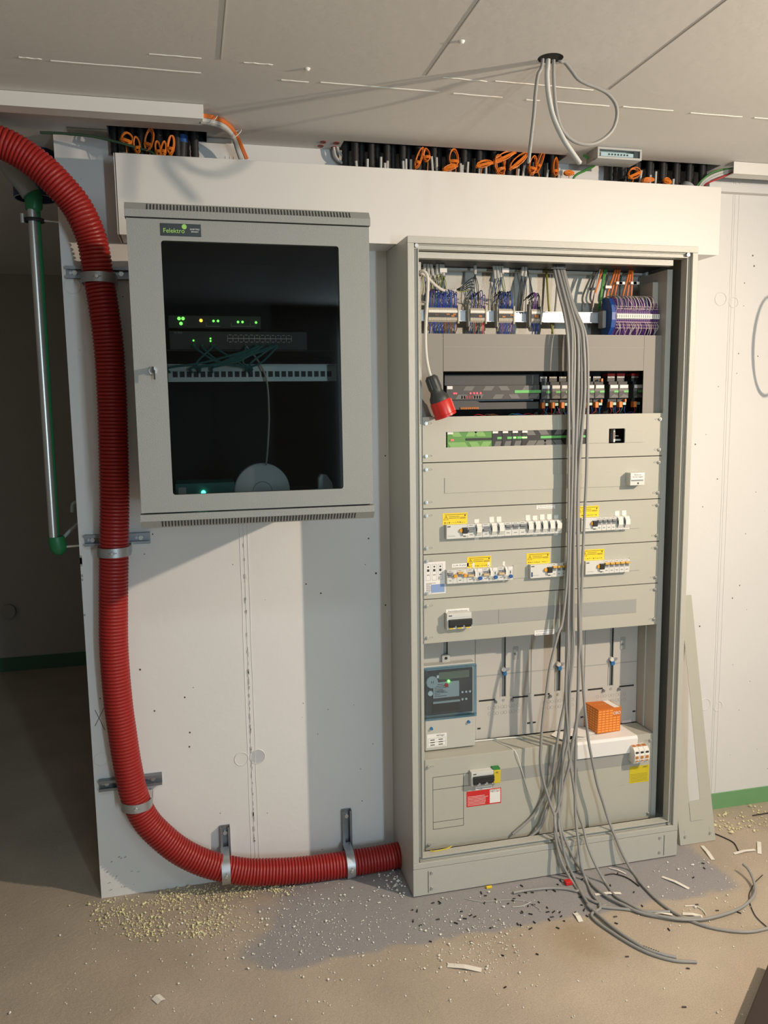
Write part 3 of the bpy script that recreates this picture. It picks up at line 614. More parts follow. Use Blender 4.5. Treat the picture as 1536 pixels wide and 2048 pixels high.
t = module('control_module', 'long black control module with diamond pattern and green bar in the first cover panel', p, q, z0, z1, ya, -.10, nd=7, rnd=21, tagx=.001); B('green_strip', 'green_strip', Y(1081, 874, ya).x, Y(1133, 871, ya).x, ya-.001, ya, 1.5325, 1.541, t, .001); B('status_light', 'led_green', p+.001, p+.018, ya-.0015, ya, 1.5345, 1.5395, t)
t = module('control_module', 'black control module mostly hidden behind the hanging cables in the first cover panel', q+.004, Y(1172, 868, ya).x, z0, z1, ya, -.10, nd=2, rnd=8); B('green_strip', 'green_strip', q+.04, Y(1171, 868, ya).x, ya-.001, ya, 1.5325, 1.540, t); MB().cyl((q+.032, ya, 1.537), (q+.032, ya-.003, 1.537), .0025, 8).build('status_light', 'led_green', t)
xx = Y(1228, 870, -.17).x; t = thing('terminal_clamp', 'small pale terminal clamp inside the square opening of the first panel', 'terminal', (xx, -.17, 1.512))
b = MB(); b.box(xx-.003, xx+.003, -.172, -.15, 1.513, 1.557); b.box(xx, xx+.03, -.166, -.15, 1.517, 1.523); b.box(xx, xx+.02, -.166, -.15, 1.533, 1.535); b.build('clamp_body', 'terminal_white', t); B('contact', 'brown_wire', xx-.0015, xx+.0015, -.1726, -.172, 1.524, 1.548, t)
# ---- open black bay: long server and eight small extensions
yl = -.128; xa = Y(893, 790, yl).x; xb = Y(1079, 780, yl).x
t = thing('home_controller', 'long black home controller with red lights and green bar in the open bay', 'control module', ((xa+xb)/2, -.06, 1.62))
b = MB(); b.box(xa, xb, yl, -.062, 1.664, 1.712); b.build('front', 'charcoal', t, bevel=.0008); b = MB(); b.box(xa-.004, xb+.002, yl+.008, -.062, 1.712, 1.748); b.build('upper_cover', 'charcoal', t, bevel=.001)
b = MB(); b.prism([(xa, 1.664), (xa+.10, 1.664), (xa+.12, 1.655), (xb, 1.655), (xb, 1.632), (xa, 1.632)], 'y', yl+.006, -.062); b.build('lower_cover', 'charcoal', t)
b = MB(); diamonds(b, xa+.02, xb, 1.664, 1.712, yl, 31, 9, .032); b.build('pattern', 'charcoal_light', t)
B('paper_tag', 'paper_white', xa+.002, xa+.021, yl-.001, yl, 1.700, 1.710, t); B('green_strip', 'green_strip', Y(1029, 783, yl).x, Y(1083, 783, yl).x-.002, yl-.0012, yl, 1.685, 1.695, t, .001)
for u in (908, 912, 941, 948, 954, 961): xx = Y(u, 785, yl).x; MB().cyl((xx, yl, 1.686), (xx, yl-.002, 1.686), .0028, 8).build('status_light', 'led_red', t)
b = MB()
for k in range(8): b.box(xa+.052+k*.009, xa+.056+k*.009, yl-.0006, yl, 1.668, 1.678)
b.build('status_window', 'red_wire', t)
b = MB()
for k in range(10): b.box(xa+.05+k*.0065, xa+.055+k*.0065, yl+.002, yl+.006, 1.633, 1.640)
b.build('connector_row', 'terminal_orange', t)
mods = [(1083, 1101), (1102, 1121), (1122, 1140), (1141, 1159), (1171, 1189), (1190, 1209), (1219, 1237), (1238, 1257), (1267, 1285)]
def small_mod(p, q, label):
    t = thing('extension_module', label, 'control module', ((p+q)/2, -.06, 1.63)); w = q-p
    B('front', 'charcoal', p, q, yl, -.062, 1.664, 1.712, t, .0008); B('shoulder', 'black_plastic', p+.001, q-.001, yl+.008, -.062, 1.712, 1.722, t); B('foot', 'black_plastic', p+.001, q-.001, yl+.012, -.062, 1.652, 1.664, t)
    b = MB(); b.prism([(p, 1.688), (q, 1.688), (q, 1.696), (p+w*.3, 1.702), (p, 1.698)], 'y', yl-.0006, yl); b.prism([(p+.002, 1.666), (q-.001, 1.666), (q-.001, 1.672), (p+w*.5, 1.678)], 'y', yl-.0006, yl); b.build('pattern', 'charcoal_light', t)
    B('paper_tag', 'paper_white', p+w*.08, q-w*.06, yl-.0012, yl, 1.699, 1.710, t); B('green_strip', 'green_strip', p+w*.5, q-.0003, yl-.0012, yl, 1.684, 1.691, t)
    b = MB()
    for k in range(5): b.box(p+w*.1+k*w*.16, p+w*.2+k*w*.16, yl+.02, yl+.03, 1.735, 1.740)
    b.build('terminal_pins', 'terminal_white', t); B('top_terminal', 'charcoal', p+w*.1, q-w*.1, yl+.022, -.062, 1.723, 1.742, t)
    a = B('orange_connector', 'orange_plug', p+w*.05, p+w*.38, yl-.002, yl+.02, 1.632, 1.652, t, .001); B('mint_connector', 'mint_plug', p+w*.5, p+w*.85, yl+.004, yl+.02, 1.640, 1.650, t, .001)
    for k, m_ in enumerate(('red_wire', 'black_wire', 'teal_cable', 'blue_wire')):
        x = p+w*(.1+.22*k); MB().tube(smooth([(x, yl+.006, 1.636), (x+random.uniform(-.01, .01), yl+.004, 1.622), (x+random.uniform(-.02, .02), yl+.012, 1.606)], 4), .0011, 5).build('wire', m_, t)
    return t
where = ['first beside the long controller', 'second from the long controller', 'third, left edge of the hanging cables', 'hidden behind the hanging cables', 'first to the right of the hanging cables', 'second to the right of the hanging cables', 'left one of the right-hand pair', 'right one of the right-hand pair', 'rightmost, beside the grey side cover']
for (u0, u1), l in zip(mods, where):
    p, q = Y(u0, 780, yl).x, Y(u1, 780, yl).x
    t = small_mod(p, q, 'small black module in the open bay, '+l)
    if u0 > 1200: B('red_terminal', 'red_wire', p+.003, q-.004, yl+.02, -.07, 1.742, 1.750, t)
for u, v, l in ((1204, 760, 'upper'), (1203, 802, 'middle'), (1251, 801, 'right-hand')):
    p = Y(u, v, yl); tag(B('wire_connector', 'orange_plug', p.x-.002, p.x+.004, yl, yl+.012, p.z-.005, p.z+.005), 'loose tiny orange wire connector in the black bay, %s one' % l, 'connector')
for k in range(9):
    u = random.uniform(950, 1270); p = Y(u, 822, yl); m_ = random.choice(['red_wire', 'blue_wire', 'olive_wire', 'teal_cable', 'brown_wire'])
    tag(MB().tube(smooth([(p.x-.03, yl+.02, 1.604), (p.x-.01, yl+.01, 1.615), (p.x+.01, yl+.012, 1.612), (p.x+.04, yl+.02, 1.603)], 5), .0012, 5).build('loose_wire', m_), 'thin coloured wire along the bottom of the black bay', 'wire', 'wires at the bottom of the black bay')

# ================================================================== TOP COMPARTMENT: rail, terminal blocks, incoming cables
ry = -.085
b = MB(); b.box(.05, .78, ry, ry+.001, 1.926, 1.960); b.box(.05, .78, ry-.006, ry, 1.9595, 1.961); b.box(.05, .78, ry-.006, ry, 1.925, 1.9265); b.box(.05, .07, ry, -.006, 1.93, 1.955); b.box(.76, .78, ry, -.006, 1.93, 1.955)
t = tag(b.build('mounting_rail', 'zinc'), 'shiny steel mounting rail carrying the terminal blocks at the cabinet top', 'rail')
def terminals(u0, u1, label, n, wires_top, wires_bot, n_top, n_bot, low_steps=True):
    yf = ry-.028; p, q = Y(u0, 635, yf).x, Y(u1, 635, yf).x; t = thing('terminal_block_row', label, 'terminal blocks', ((p+q)/2, ry, 1.90)); w = (q-p)/n
    b = MB()
    for k in range(n):
        a = p+w*k; c = a+w*.88
        b.prism([(ry-.001, 1.90), (yf+.016, 1.893), (yf+.006, 1.918), (yf, 1.926), (yf, 1.962), (yf+.006, 1.970), (yf+.018, 1.996), (ry-.001, 1.992)], 'x', a, c)
    b.build('blocks', 'terminal_beige', t)
    B('marker_strip', 'terminal_white', p, q, yf-.0012, yf, 1.951, 1.958, t); B('jumper_groove', 'black_plastic', p, q, yf-.0006, yf, 1.935, 1.949, t)
    for k in range(max(1, n//4)):
        a = p+w*random.randint(0, n-2); B('jumper', 'terminal_orange', a, a+w*2, yf-.002, yf, 1.937+random.choice([0, .006]), 1.942+random.choice([0, .005]), t)
    B('end_stop', 'terminal_beige', q+.0005, q+.006, yf-.003, ry, 1.915, 1.975, t, .001); B('end_stop', 'slot_grey', p-.006, p-.0005, yf+.004, ry, 1.905, 1.985, t, .002)
    for k in range(n_top):
        x = p+(q-p)*(k+.5)/n_top; m_ = random.choice(wires_top); z2 = 2.01+random.uniform(0, .015)
        MB().tube(smooth([(x, yf+.004, 1.966), (x+random.uniform(-.003, .003), yf-.004, 1.99), (x+random.uniform(-.004, .004), yf+.006, z2), (x+random.uniform(-.01, .01), ry+.03, z2-.012)], 4), .00155, 6).build('wire', m_, t)
    for k in range(n_bot):
        x = p+(q-p)*(k+.5)/n_bot; m_ = random.choice(wires_bot); MB().tube(smooth([(x, yf+.005, 1.92), (x+random.uniform(-.003, .003), yf-.001, 1.90), (x+random.uniform(-.012, .012), yf+.012, 1.87)], 4), .00155, 6).build('wire', m_, t)
    return t
random.seed(12)
terminals(857, 915, 'widest beige terminal block row with blue wires, behind the hanging white cable', 18, ['blue_wire', 'blue_wire', 'blue_wire', 'violet_wire', 'teal_cable'], ['blue_wire', 'blue_wire', 'brown_wire'], 26, 18)
terminals(941, 970, 'narrow beige terminal block row, second from the left on the rail', 9, ['blue_wire', 'black_wire', 'violet_wire'], ['blue_wire', 'red_wire', 'black_wire'], 7, 8)
terminals(998, 1026, 'beige terminal block row with bright blue wires, third from the left', 9, ['blue_wire', 'blue_wire', 'black_wire'], ['blue_wire', 'blue_wire', 'violet_wire'], 13, 9)
terminals(1063, 1080, 'smallest beige terminal block row, just left of the hanging cables', 5, ['blue_wire', 'violet_wire', 'black_wire'], ['blue_wire'], 8, 6)
# round-shouldered blue and violet terminal stack at the right
xa = Y(1213, 640, -.12).x; xb = Y(1219, 640, -.12).x; xc = Y(1307, 640, -.12).x
prof = [(ry, 1.875), (-.130, 1.88), (-.150, 1.905), (-.156, 1.93), (-.156, 1.955), (-.150, 1.98), (-.130, 2.005), (ry, 2.01)]
t = thing('terminal_stack', 'large blue and violet terminal stack with many thin white and pink wires, top right', 'terminal blocks', ((xa+xc)/2, ry, 1.875))
MB().prism(prof, 'x', xa, xb+.004).build('end_plate', 'terminal_blue', t, bevel=.001); B('end_clamp', 'slot_grey', xa-.014, xa, -.12, ry, 1.905, 1.965, t, .004)
b = MB(); n = 20; w = (xc-xb-.005)/n
for k in range(n): b.prism([(y+(.0 if y == ry else .003), z) for y, z in prof], 'x', xb+.005+w*k, xb+.005+w*k+w*.82)
b.build('blocks', 'terminal_violet', t); B('marker_strip', 'terminal_white', xb+.006, xc, -.158, -.152, 1.934, 1.950, t)
b = MB()
for k in range(n): b.box(xb+.008+w*k, xb+.008+w*k+.0015, -.1586, -.158, 1.937, 1.947)
b.build('numbers', 'ink', t)
for r_ in (1.966, 1.974, 1.922, 1.912, 1.902): B('contact_row', 'pink_wire', xb+.006, xc-.002, -.1545 if 1.91 < r_ < 1.97 else -.151, -.13, r_, r_+.0014, t)
for k in range(26):
    x = xb+.008+(xc-xb-.01)*k/26; m_ = random.choice(['pink_wire', 'white_cable', 'pink_wire', 'teal_cable', 'white_cable'])
    MB().tube(smooth([(x, -.150, 1.958+random.uniform(0, .015)), (x+random.uniform(-.006, .002), -.162, 1.980), (x-random.uniform(.004, .014), -.150, 2.008), (x-random.uniform(.01, .03), -.10, 2.012), (x-.02, -.06, 1.99)], 4), .00095, 5).build('wire', m_, t)
for k in range(22):
    x = xb+.012+(xc-xb-.014)*k/22; MB().tube(smooth([(x, -.152, 1.922), (x+random.uniform(-.004, .004), -.162, 1.905), (x+random.uniform(-.008, .008), -.155, 1.885), (x+random.uniform(-.01, .01), -.14, 1.866)], 4), .00095, 5).build('wire', random.choice(['pink_wire', 'white_cable', 'pink_wire', 'violet_wire']), t)
# sheathed cables dropping from the top into the terminals
def incoming(u, vt, u2, v2, m, label, group, wires=('black_wire', 'blue_wire', 'olive_wire'), y=-.10, r=.0052, wlen=.055, cat='cable', tagged=False):
    a = Y(u, vt, y+.02); c = Y(u2, v2, y); top = Vector((a.x, y+.03, 2.118))
    t = thing('sheathed_cable', label, cat, (c.x, y, c.z), group)
    MB().tube(smooth([top, a, (a+c)/2+Vector((0, -.004, 0)), c], 5), r, 8).build('sheath', m, t, True)
    for k in range(len(wires)):
        dx = (k-(len(wires)-1)/2)*.004
        MB().tube(smooth([c, c+Vector((dx*1.5, .002, -wlen*.4)), c+Vector((dx*2+random.uniform(-.006, .006), .006, -wlen)), c+Vector((dx*2, .015, -wlen-.02))], 4), .0013, 5).build('core', wires[k], t)
    if tagged:
        b = MB().box(c.x-.004, c.x+.020, y-.008, y-.004, c.z+.004, c.z+.018); b.build('tag', 'paper_white', t)
    return t
random.seed(5)
for u, u2, v2 in ((849, 848, 545), (854, 857, 552), (859, 866, 552)): incoming(u, 518, u2, v2, 'light_cable', {849: 'leftmost', 854: 'middle', 859: 'right'}[u]+' one of three grey cables entering the cabinet top at the far left', 'left three entering cables', ('black_wire', 'olive_wire', 'blue_wire', 'black_wire'))
for i, (u, u2, v2) in enumerate(((873, 874, 550), (880, 881, 548), (884, 887, 552))): incoming(u, 518, u2, v2, 'light_cable', ('left', 'middle tagged', 'right')[i]+' one of three grey cables in the second entering group from the left', 'second group of entering cables', ('olive_wire', 'black_wire', 'black_wire', 'olive_wire'), tagged=i == 1)
incoming(949, 520, 950, 549, 'light_cable', 'single grey sheathed cable with black cores above the second terminal row', None, ('black_wire', 'black_wire', 'black_wire', 'black_wire', 'black_wire'), wlen=.09)
for i, (u, u2, v2) in enumerate(((985, 990, 558), (990, 997, 557), (996, 1002, 555), (1002, 1005, 548))): incoming(u, 520, u2, v2, 'light_cable', ORD[i]+' of four grey sheathed cables above the third terminal row', 'third group of entering cables', ('black_wire', 'blue_wire', 'olive_wire'), tagged=i == 3)
for u, u2, v2 in ((1046, 1043, 552), (1051, 1050, 554)): incoming(u, 525, u2, v2, 'light_cable', ('left' if u == 1046 else 'right')+' grey cable with long black looped cores above the smallest terminal row', 'fourth group of entering cables', ('black_wire', 'black_wire', 'black_wire'), wlen=.10)
q = smooth([(Y(1055, 525, -.09).x, -.07, 2.11), Y(1056, 545, -.09), Y(1063, 575, -.09), Y(1066, 592, -.09)], 6); tag(MB().tube(q, .0025, 6).build('wire', 'black_wire'), 'single black wire left of the green-yellow earth wire', 'wire')
q = smooth([(Y(1094, 515, -.06).x, -.05, 2.11), Y(1094, 560, -.06), Y(1098, 620, -.06), Y(1106, 668, -.06)], 6); tag(MB().tube(q, .0035, 8).build('earth_wire', 'olive_wire', smo=True), 'thick green-yellow earth wire left of the grey cable bundle', 'wire')
q = smooth([(Y(1116, 520, -.05).x, -.05, 2.11), Y(1115, 550, -.05), Y(1112, 600, -.05), Y(1108, 640, -.05), Y(1104, 668, -.05)], 6); tag(MB().tube(q, .0035, 8).build('earth_wire', 'grey_cable', smo=True), 'grey cable running straight down behind the rail, left of the bundle', 'cable')
for i, (u, u2, v2, m) in enumerate(((1203, 1186, 612, 'light_cable'), (1207, 1189, 590, 'orange_cable'), (1211, 1200, 600, 'green_cable'), (1214, 1202, 596, 'green_cable'), (1234, 1214, 590, 'orange_cable'), (1238, 1222, 590, 'orange_cable'), (1241, 1230, 588, 'orange_cable'), (1262, 1246, 590, 'orange_cable'), (1264, 1254, 592, 'orange_cable'), (1266, 1262, 592, 'orange_cable'))):
    l = {0: 'grey data cable left of the orange ones, top right compartment', 1: 'leftmost orange data cable running behind the green ones'}.get(i, ('left', 'right')[i-2]+' one of two green bus cables left of the orange trios' if m == 'green_cable' else (('left', 'middle', 'right')[(i-4) % 3]+' orange cable of the %s trio above the blue terminal stack' % ('middle' if i < 7 else 'rightmost')))
    t = thing('bus_cable', l, 'cable', Y(u2, v2, -.09), 'bus cables at the top right')
    MB().tube(smooth([(Y(u, 520, -.07).x, -.06, 2.115), Y(u, 530, -.08), Y((u+u2)/2, 560, -.09), Y(u2, v2, -.09), Y(u2-4, v2+20, -.06)], 5), .0034 if m != 'light_cable' else .0025, 8).build('sheath', m, t, True)
    if i in (2, 5, 6, 8, 9):
        c = Y((u+u2)/2+(3 if i != 2 else 6), 566 if i != 2 else 574, -.10); B('tag', 'paper_white', c.x-.003, c.x+.020, -.105, -.103, c.z-.005, c.z+.004, t)
# white power cable with a red and black plug
y = -.125
pts = [Y(912, 580, -.10), Y(898, 582, -.10), Y(885, 580, -.11), Y(870, 570, -.14), Y(858, 558, -.17), Y(846, 548, -.20), Y(840, 545, -.22), Y(846, 542, -.235), Y(853, 548, -.24), Y(856, 562, -.24), Y(855, 590, -.24), Y(852, 640, -.24), Y(851, 680, -.24), Y(853, 715, -.24), Y(858, 742, -.24), Y(863, 757, -.24)]
t = thing('power_cable', 'white power cable with black and red industrial plug hanging at the cabinet left', 'cable', Y(880, 838, -.24))
MB().tube(smooth(pts, 6), .0052, 10).build('sheath', 'white_cable', t, True)
for k in range(5): MB().tube(smooth([pts[0], Y(925, 572+k*3, -.10), Y(938, 560+k*5, -.10), Y(948, 555+k*7, -.095)], 5), .0014, 5).build('core', 'black_wire' if k < 4 else 'olive_wire', t)
A = Y(861, 752, -.24); Bq = Y(892, 834, -.24); d = (Bq-A); L_ = d.length
def along(f): return A+d*f
MB().tube([along(0), along(.05), along(.12), along(.30), along(.36), along(.42), along(.50), along(.56), along(.63)], [.014, .0195, .0195, .021, .019, .022, .029, .031, .031], 20).build('grip', 'plug_black', t, True)
MB().tube([along(.60), along(.64), along(.92), along(.93), along(.98), along(.985)], [.031, .034, .034, .036, .036, .030], 24).build('pin_shroud', 'plug_red', t, True)
rb = MB()
for k in range(8):
    a = k/8*6.283; u_ = nrm(d.cross(Vector((0, 1, 0)))); v_ = nrm(d.cross(u_)); o_ = (u_*math.cos(a)+v_*math.sin(a))*.0195; rb.tube([along(.05)+o_, along(.30)+o_*1.05], .002, 6)
rb.build('grip_ribs', 'plug_black', t)
o_ = nrm(Vector((d.z, 0, -d.x)))*-.034; MB().tube([along(.64)+o_*.9+Vector((0, -.006, 0)), along(.93)+o_*.9+Vector((0, -.006, 0))], .006, 8).build('key_rib', 'plug_red', t, True)

# ================================================================== METER AND THINGS ON THE LOWER BOX
mx0, mx1, _, _ = rect(850, 1400, 953, 1400, -.135); t = thing('electricity_meter', 'electricity meter with clear bluish cover and red button, on the left meter plate', 'meter', ((mx0+mx1)/2, MY, .44))
mz0, mz1 = .452, .756; yf = -.135
B('terminal_cover', 'meter_body', mx0, mx1-.004, yf, MY-.002, mz0, mz0+.115, t, .003); B('body', 'meter_body', mx0-.004, mx1+.002, yf+.02, MY-.002, mz0+.08, mz1-.004, t, .004)
B('face', 'meter_face', mx0+.005, mx1-.012, yf+.008, yf+.02, mz0+.125, mz1-.02, t)
hg = B('hanger', 'meter_body', (mx0+mx1)/2-.018, (mx0+mx1)/2+.012, MY-.01, MY-.002, mz1-.01, mz1+.022, t, .006); MB().cyl(((mx0+mx1)/2-.003, MY-.01, mz1+.010), ((mx0+mx1)/2-.003, MY-.012, mz1+.010), .005, 12).build('hanger_hole', 'black_plastic', hg, True)
yg = yf+.008
B('display', 'lcd', mx0+.052, mx1-.025, yg-.003, yg, mz1-.052, mz1-.026, t); B('data_plate', 'device_grey', mx0+.032, mx1-.062, yg-.002, yg, mz1-.118, mz1-.062, t)
b = MB()
for k in range(8): b.box(mx0+.036, mx0+.036+random.uniform(.02, .06), yg-.0026, yg-.002, mz1-.112+k*.006, mz1-.1105+k*.006)
b.build('print', 'ink', t); text('NETZgO', mx0+.06, yg-.0028, mz1-.094, .006, 'ink', t, width=.03)
lg = MB().cyl((mx0+.027, yg, mz1-.058), (mx0+.027, yg-.006, mz1-.058), .021, 28).build('optical_port', 'device_grey', t, True); text('H', mx0+.027, yg-.0066, mz1-.058, .011, 'ink', lg)
MB().cyl((mx0+.079, yg, mz1-.073), (mx0+.079, yg-.006, mz1-.073), .0068, 16).build('button', 'plug_red', t, True); MB().cyl((mx0+.088, yg, mz1-.060), (mx0+.088, yg-.005, mz1-.060), .004, 10).build('status_light', 'led_green', t)
MB().cyl((mx0+.021, yg, mz1-.098), (mx0+.021, yg-.005, mz1-.098), .009, 16).build('button', 'device_white', t, True); B('code_mark', 'paper_white', mx0+.045, mx0+.052, yg-.003, yg, mz1-.046, mz1-.036, t)
for k in range(5): MB().cyl((mx1-.05+.014*(k % 3), yg, mz1-.105-.026*(k//3)), (mx1-.05+.014*(k % 3), yg-.003, mz1-.105-.026*(k//3)), .004, 10).build('stud', 'device_white', t, True)
B('inner_window', 'black_plastic', mx0+.03, mx1-.06, yg-.001, yg, mz0+.135, mz1-.135, t); B('window_edge', 'device_grey', mx0+.03, mx1-.06, yg-.006, yg, mz1-.136, mz1-.130, t)
b = MB(); b.ring(mx0-.001, mx1, mz0+.110, mz1-.006, .008, yf-.002, yf+.010); b.build('cover_rim', 'meter_rim', t)
b = MB(); b.box(mx0, mx1-.001, yf-.003, yf-.002, mz0+.112, mz1-.008); b.build('clear_cover', 'meter_glass', t)
for x in (mx0+.022, mx1-.030): MB().cyl((x, yf, mz0+.092 if x > mx0+.1 else mz0+.082), (x, yf-.008, mz0+.092 if x > mx0+.1 else mz0+.082), .005, 10).build('blue_seal', 'seal_blue', t, True)
pl_ = B('paper_label', 'paper_white', mx0+.006, mx0+.078, yf-.0008, yf, mz0+.012, mz0+.060, t); text('NETZgO', mx0+.055, yf-.0012, mz0+.053, .006, 'ink', pl_, width=.028)
b = MB(); b.ring(mx0+.010, mx0+.074, mz0+.015, mz0+.045, .0005, yf-.0011, yf-.0008); b.box(mx0+.01, mx0+.074, yf-.0011, yf-.0008, mz0+.030, mz0+.0305)
for k in range(6): b.box(mx0+.018+(k % 2)*.03, mx0+.034+(k % 2)*.03, yf-.0011, yf-.0008, mz0+.019+(k//2)*.009, mz0+.022+(k//2)*.009)
b.build('print', 'ink', pl_)
# papers lying on the connection box
def sheet(pts, label, hang=None, m='paper_white', z=.4495, name='paper_sheet', grp=None):
    b = MB(); b.prism(pts, 'z', z, z+.0006)
    if hang:
        (xa, xb, dz) = hang; pr = [(PY+.004, z+.0006), (PY-.006, z+.0002), (PY-.012, z-.008), (PY-.008, z-dz)]; pi = [(p-.0006, q-.0004) for p, q in pr]
        b.prism(pr+pi[::-1], 'x', xa, xb)
    return tag(b.build(name, m), label, 'paper', grp)
sheet([(.615, PY+.004), (.865, PY+.004), (.855, -.07), (.66, -.06)], 'large white sheet on the lower box, bent down over its front edge', (.627, .866, .062))
sheet([(.60, -.175), (.70, -.192), (.82, -.16), (.80, -.08), (.64, -.09)], 'white folded leaflet directly under the orange carton', z=.4515)
sheet([(.612, -.150), (.668, -.178), (.745, -.150), (.69, -.085)], 'small stiff white card on the papers left of the orange carton', z=.4560)
sheet([(.585, -.175), (.60, -.19), (.66, -.15), (.60, -.09), (.565, -.12)], 'narrow paper poking out left of the stack under the orange carton', z=.4515)
# orange carton, tilted
t = thing('carton', 'small orange carton printed with a brick pattern, standing on white papers', 'box', (.775, -.115, .4545))
cb_ = Matrix.Translation((.770, -.117, .4545)) @ Matrix.Rotation(math.radians(7), 4, 'Z') @ Matrix.Rotation(math.radians(2), 4, 'Y')
w, dp, hh = .100, .085, .090
def cbox(name, m, x0, x1, y0, y1, z0, z1, par):
    b = MB().box(x0, x1, y0, y1, z0, z1); b.v = [tuple(cb_ @ Vector(v)) for v in b.v]; return b.build(name, m, par)
cbox('carton_body', 'box_orange', -w/2, w/2, -dp/2, dp/2, 0, hh, t)
b = MB(); b_side = MB()
for r_ in range(9):
    for k in range(6):
        if r_ > 5 and k > 3: continue
        b.box(-w/2+.003+k*.016, -w/2+.0155+k*.016, -dp/2-.0004, -dp/2, .004+r_*.0093, .0095+r_*.0093)
    for k in range(5): b_side.box(-w/2-.0004, -w/2, -dp/2+.003+k*.0165, -dp/2+.015+k*.0165, .004+r_*.0093, .0095+r_*.0093)
b.v = [tuple(cb_ @ Vector(v)) for v in b.v]; b.build('brick_print', 'box_pale', t); b_side.v = [tuple(cb_ @ Vector(v)) for v in b_side.v]; b_side.build('brick_print', 'box_pale', t)
mt = cb_ @ Matrix(((1, 0, 0, .031), (0, 0, -1, -dp/2-.0008), (0, 1, 0, .070), (0, 0, 0, 1))); text('OBO', 0, 0, 0, .012, 'ink_white', t, width=.032, mtx=mt)
mt = cb_ @ Matrix(((1, 0, 0, -.01), (0, 1, 0, 0), (0, 0, 1, hh+.0008), (0, 0, 0, 1))); text('OBO', 0, 0, 0, .014, 'box_pale', t, width=.045, mtx=mt)
cbox('white_label', 'paper_white', .022, .046, -dp/2+.004, dp/2-.004, hh, hh+.0005, t)
tag(MB().box(.872, .912, -.085, -.072, .4485, .4575).build('terminal_strip', 'label_pink', bevel=.001), 'short pinkish terminal strip lying on the box beside the orange carton', 'terminal')
# thin white strand hooked over the lower box
pts = [(.352, -.10, .449), (.372, -.15, .449), Y(1030, 1502, -.197), Y(1042, 1535, -.199), Y(1054, 1575, -.20), Y(1065, 1603, -.201)]
tag(MB().tube(smooth(pts, 6), .0015, 5).build('strand', 'paper_white'), 'thin white strand hanging over the edge of the lower box, left of the cables', 'strand')
pts = [(.28, -.098, .4515), (.36, -.10, .4515), (.43, -.105, .4515), (.455, -.12, .4515)]
tag(MB().tube(smooth(pts, 6), .003, 6).build('cable_tie', 'device_white'), 'bunch of white cable lying along the top of the lower box behind the strand', 'cable tie')
pts = [(.07, -.235, .132), (.09, -.24, .128), (.13, -.235, .138), (.15, -.225, .141)]
tag(MB().tube(smooth([(a, c, .140) for a, c, _ in pts], 6), .002, 6).build('wire', 'terminal_yellow'), 'short yellow wire lying in the bottom left corner of the cabinet', 'wire')

# ================================================================== GREY CABLE BUNDLE
zA = lambda x, y: (1040+x/5.12, 500+y/5.12)
VS = [512, 540, 585, 620, 660, 700, 754, 800, 860, 950, 1050, 1150, 1240]
YS = [-.10, -.125, -.16, -.19, -.225, -.235, -.238, -.238, -.236, -.236, -.238, -.24, -.243]
UP_ = {
 'a': [340, 352, 400, 445, 480, 495, 500, 498, 500, 500, 496, 484, 437],
 'b': [350, 366, 425, 472, 505, 512, 514, 512, 508, 506, 502, 496, 478],
 'c': [362, 385, 445, 490, 530, 535, 530, 530, 540, 535, 520, 505, 492],
 'f': [375, 400, 460, 510, 550, 560, 555, 548, 553, 550, 545, 540, 535],
 'g': [380, 410, 465, 515, 560, 572, 575, 572, 560, 548, 530, 525, 515],
 'i': [392, 420, 480, 530, 585, 598, 597, 594, 580, 565, 555, 550, 545],
 'd': [402, 430, 490, 540, 605, 628, 630, 628, 605, 600, 598, 600, 600],
 'j': [415, 440, 500, 555, 635, 655, 665, 660, 635, 600, 590, 598, 608],
 'e': [425, 452, 510, 570, 660, 690, 697, 696, 690, 680, 656, 636, 622]}
OFF = {'a': 0, 'b': .004, 'c': -.003, 'f': .003, 'g': .008, 'i': -.002, 'd': .002, 'j': -.004, 'e': 0}
zC = lambda x, y: (1040+x/5.12, 1240+y/5.12); zD = lambda x, y: (1000+x/5.12, 1580+y/5.12); zE = lambda x, y: (1050+x/3.16, 1560+y/3.16)
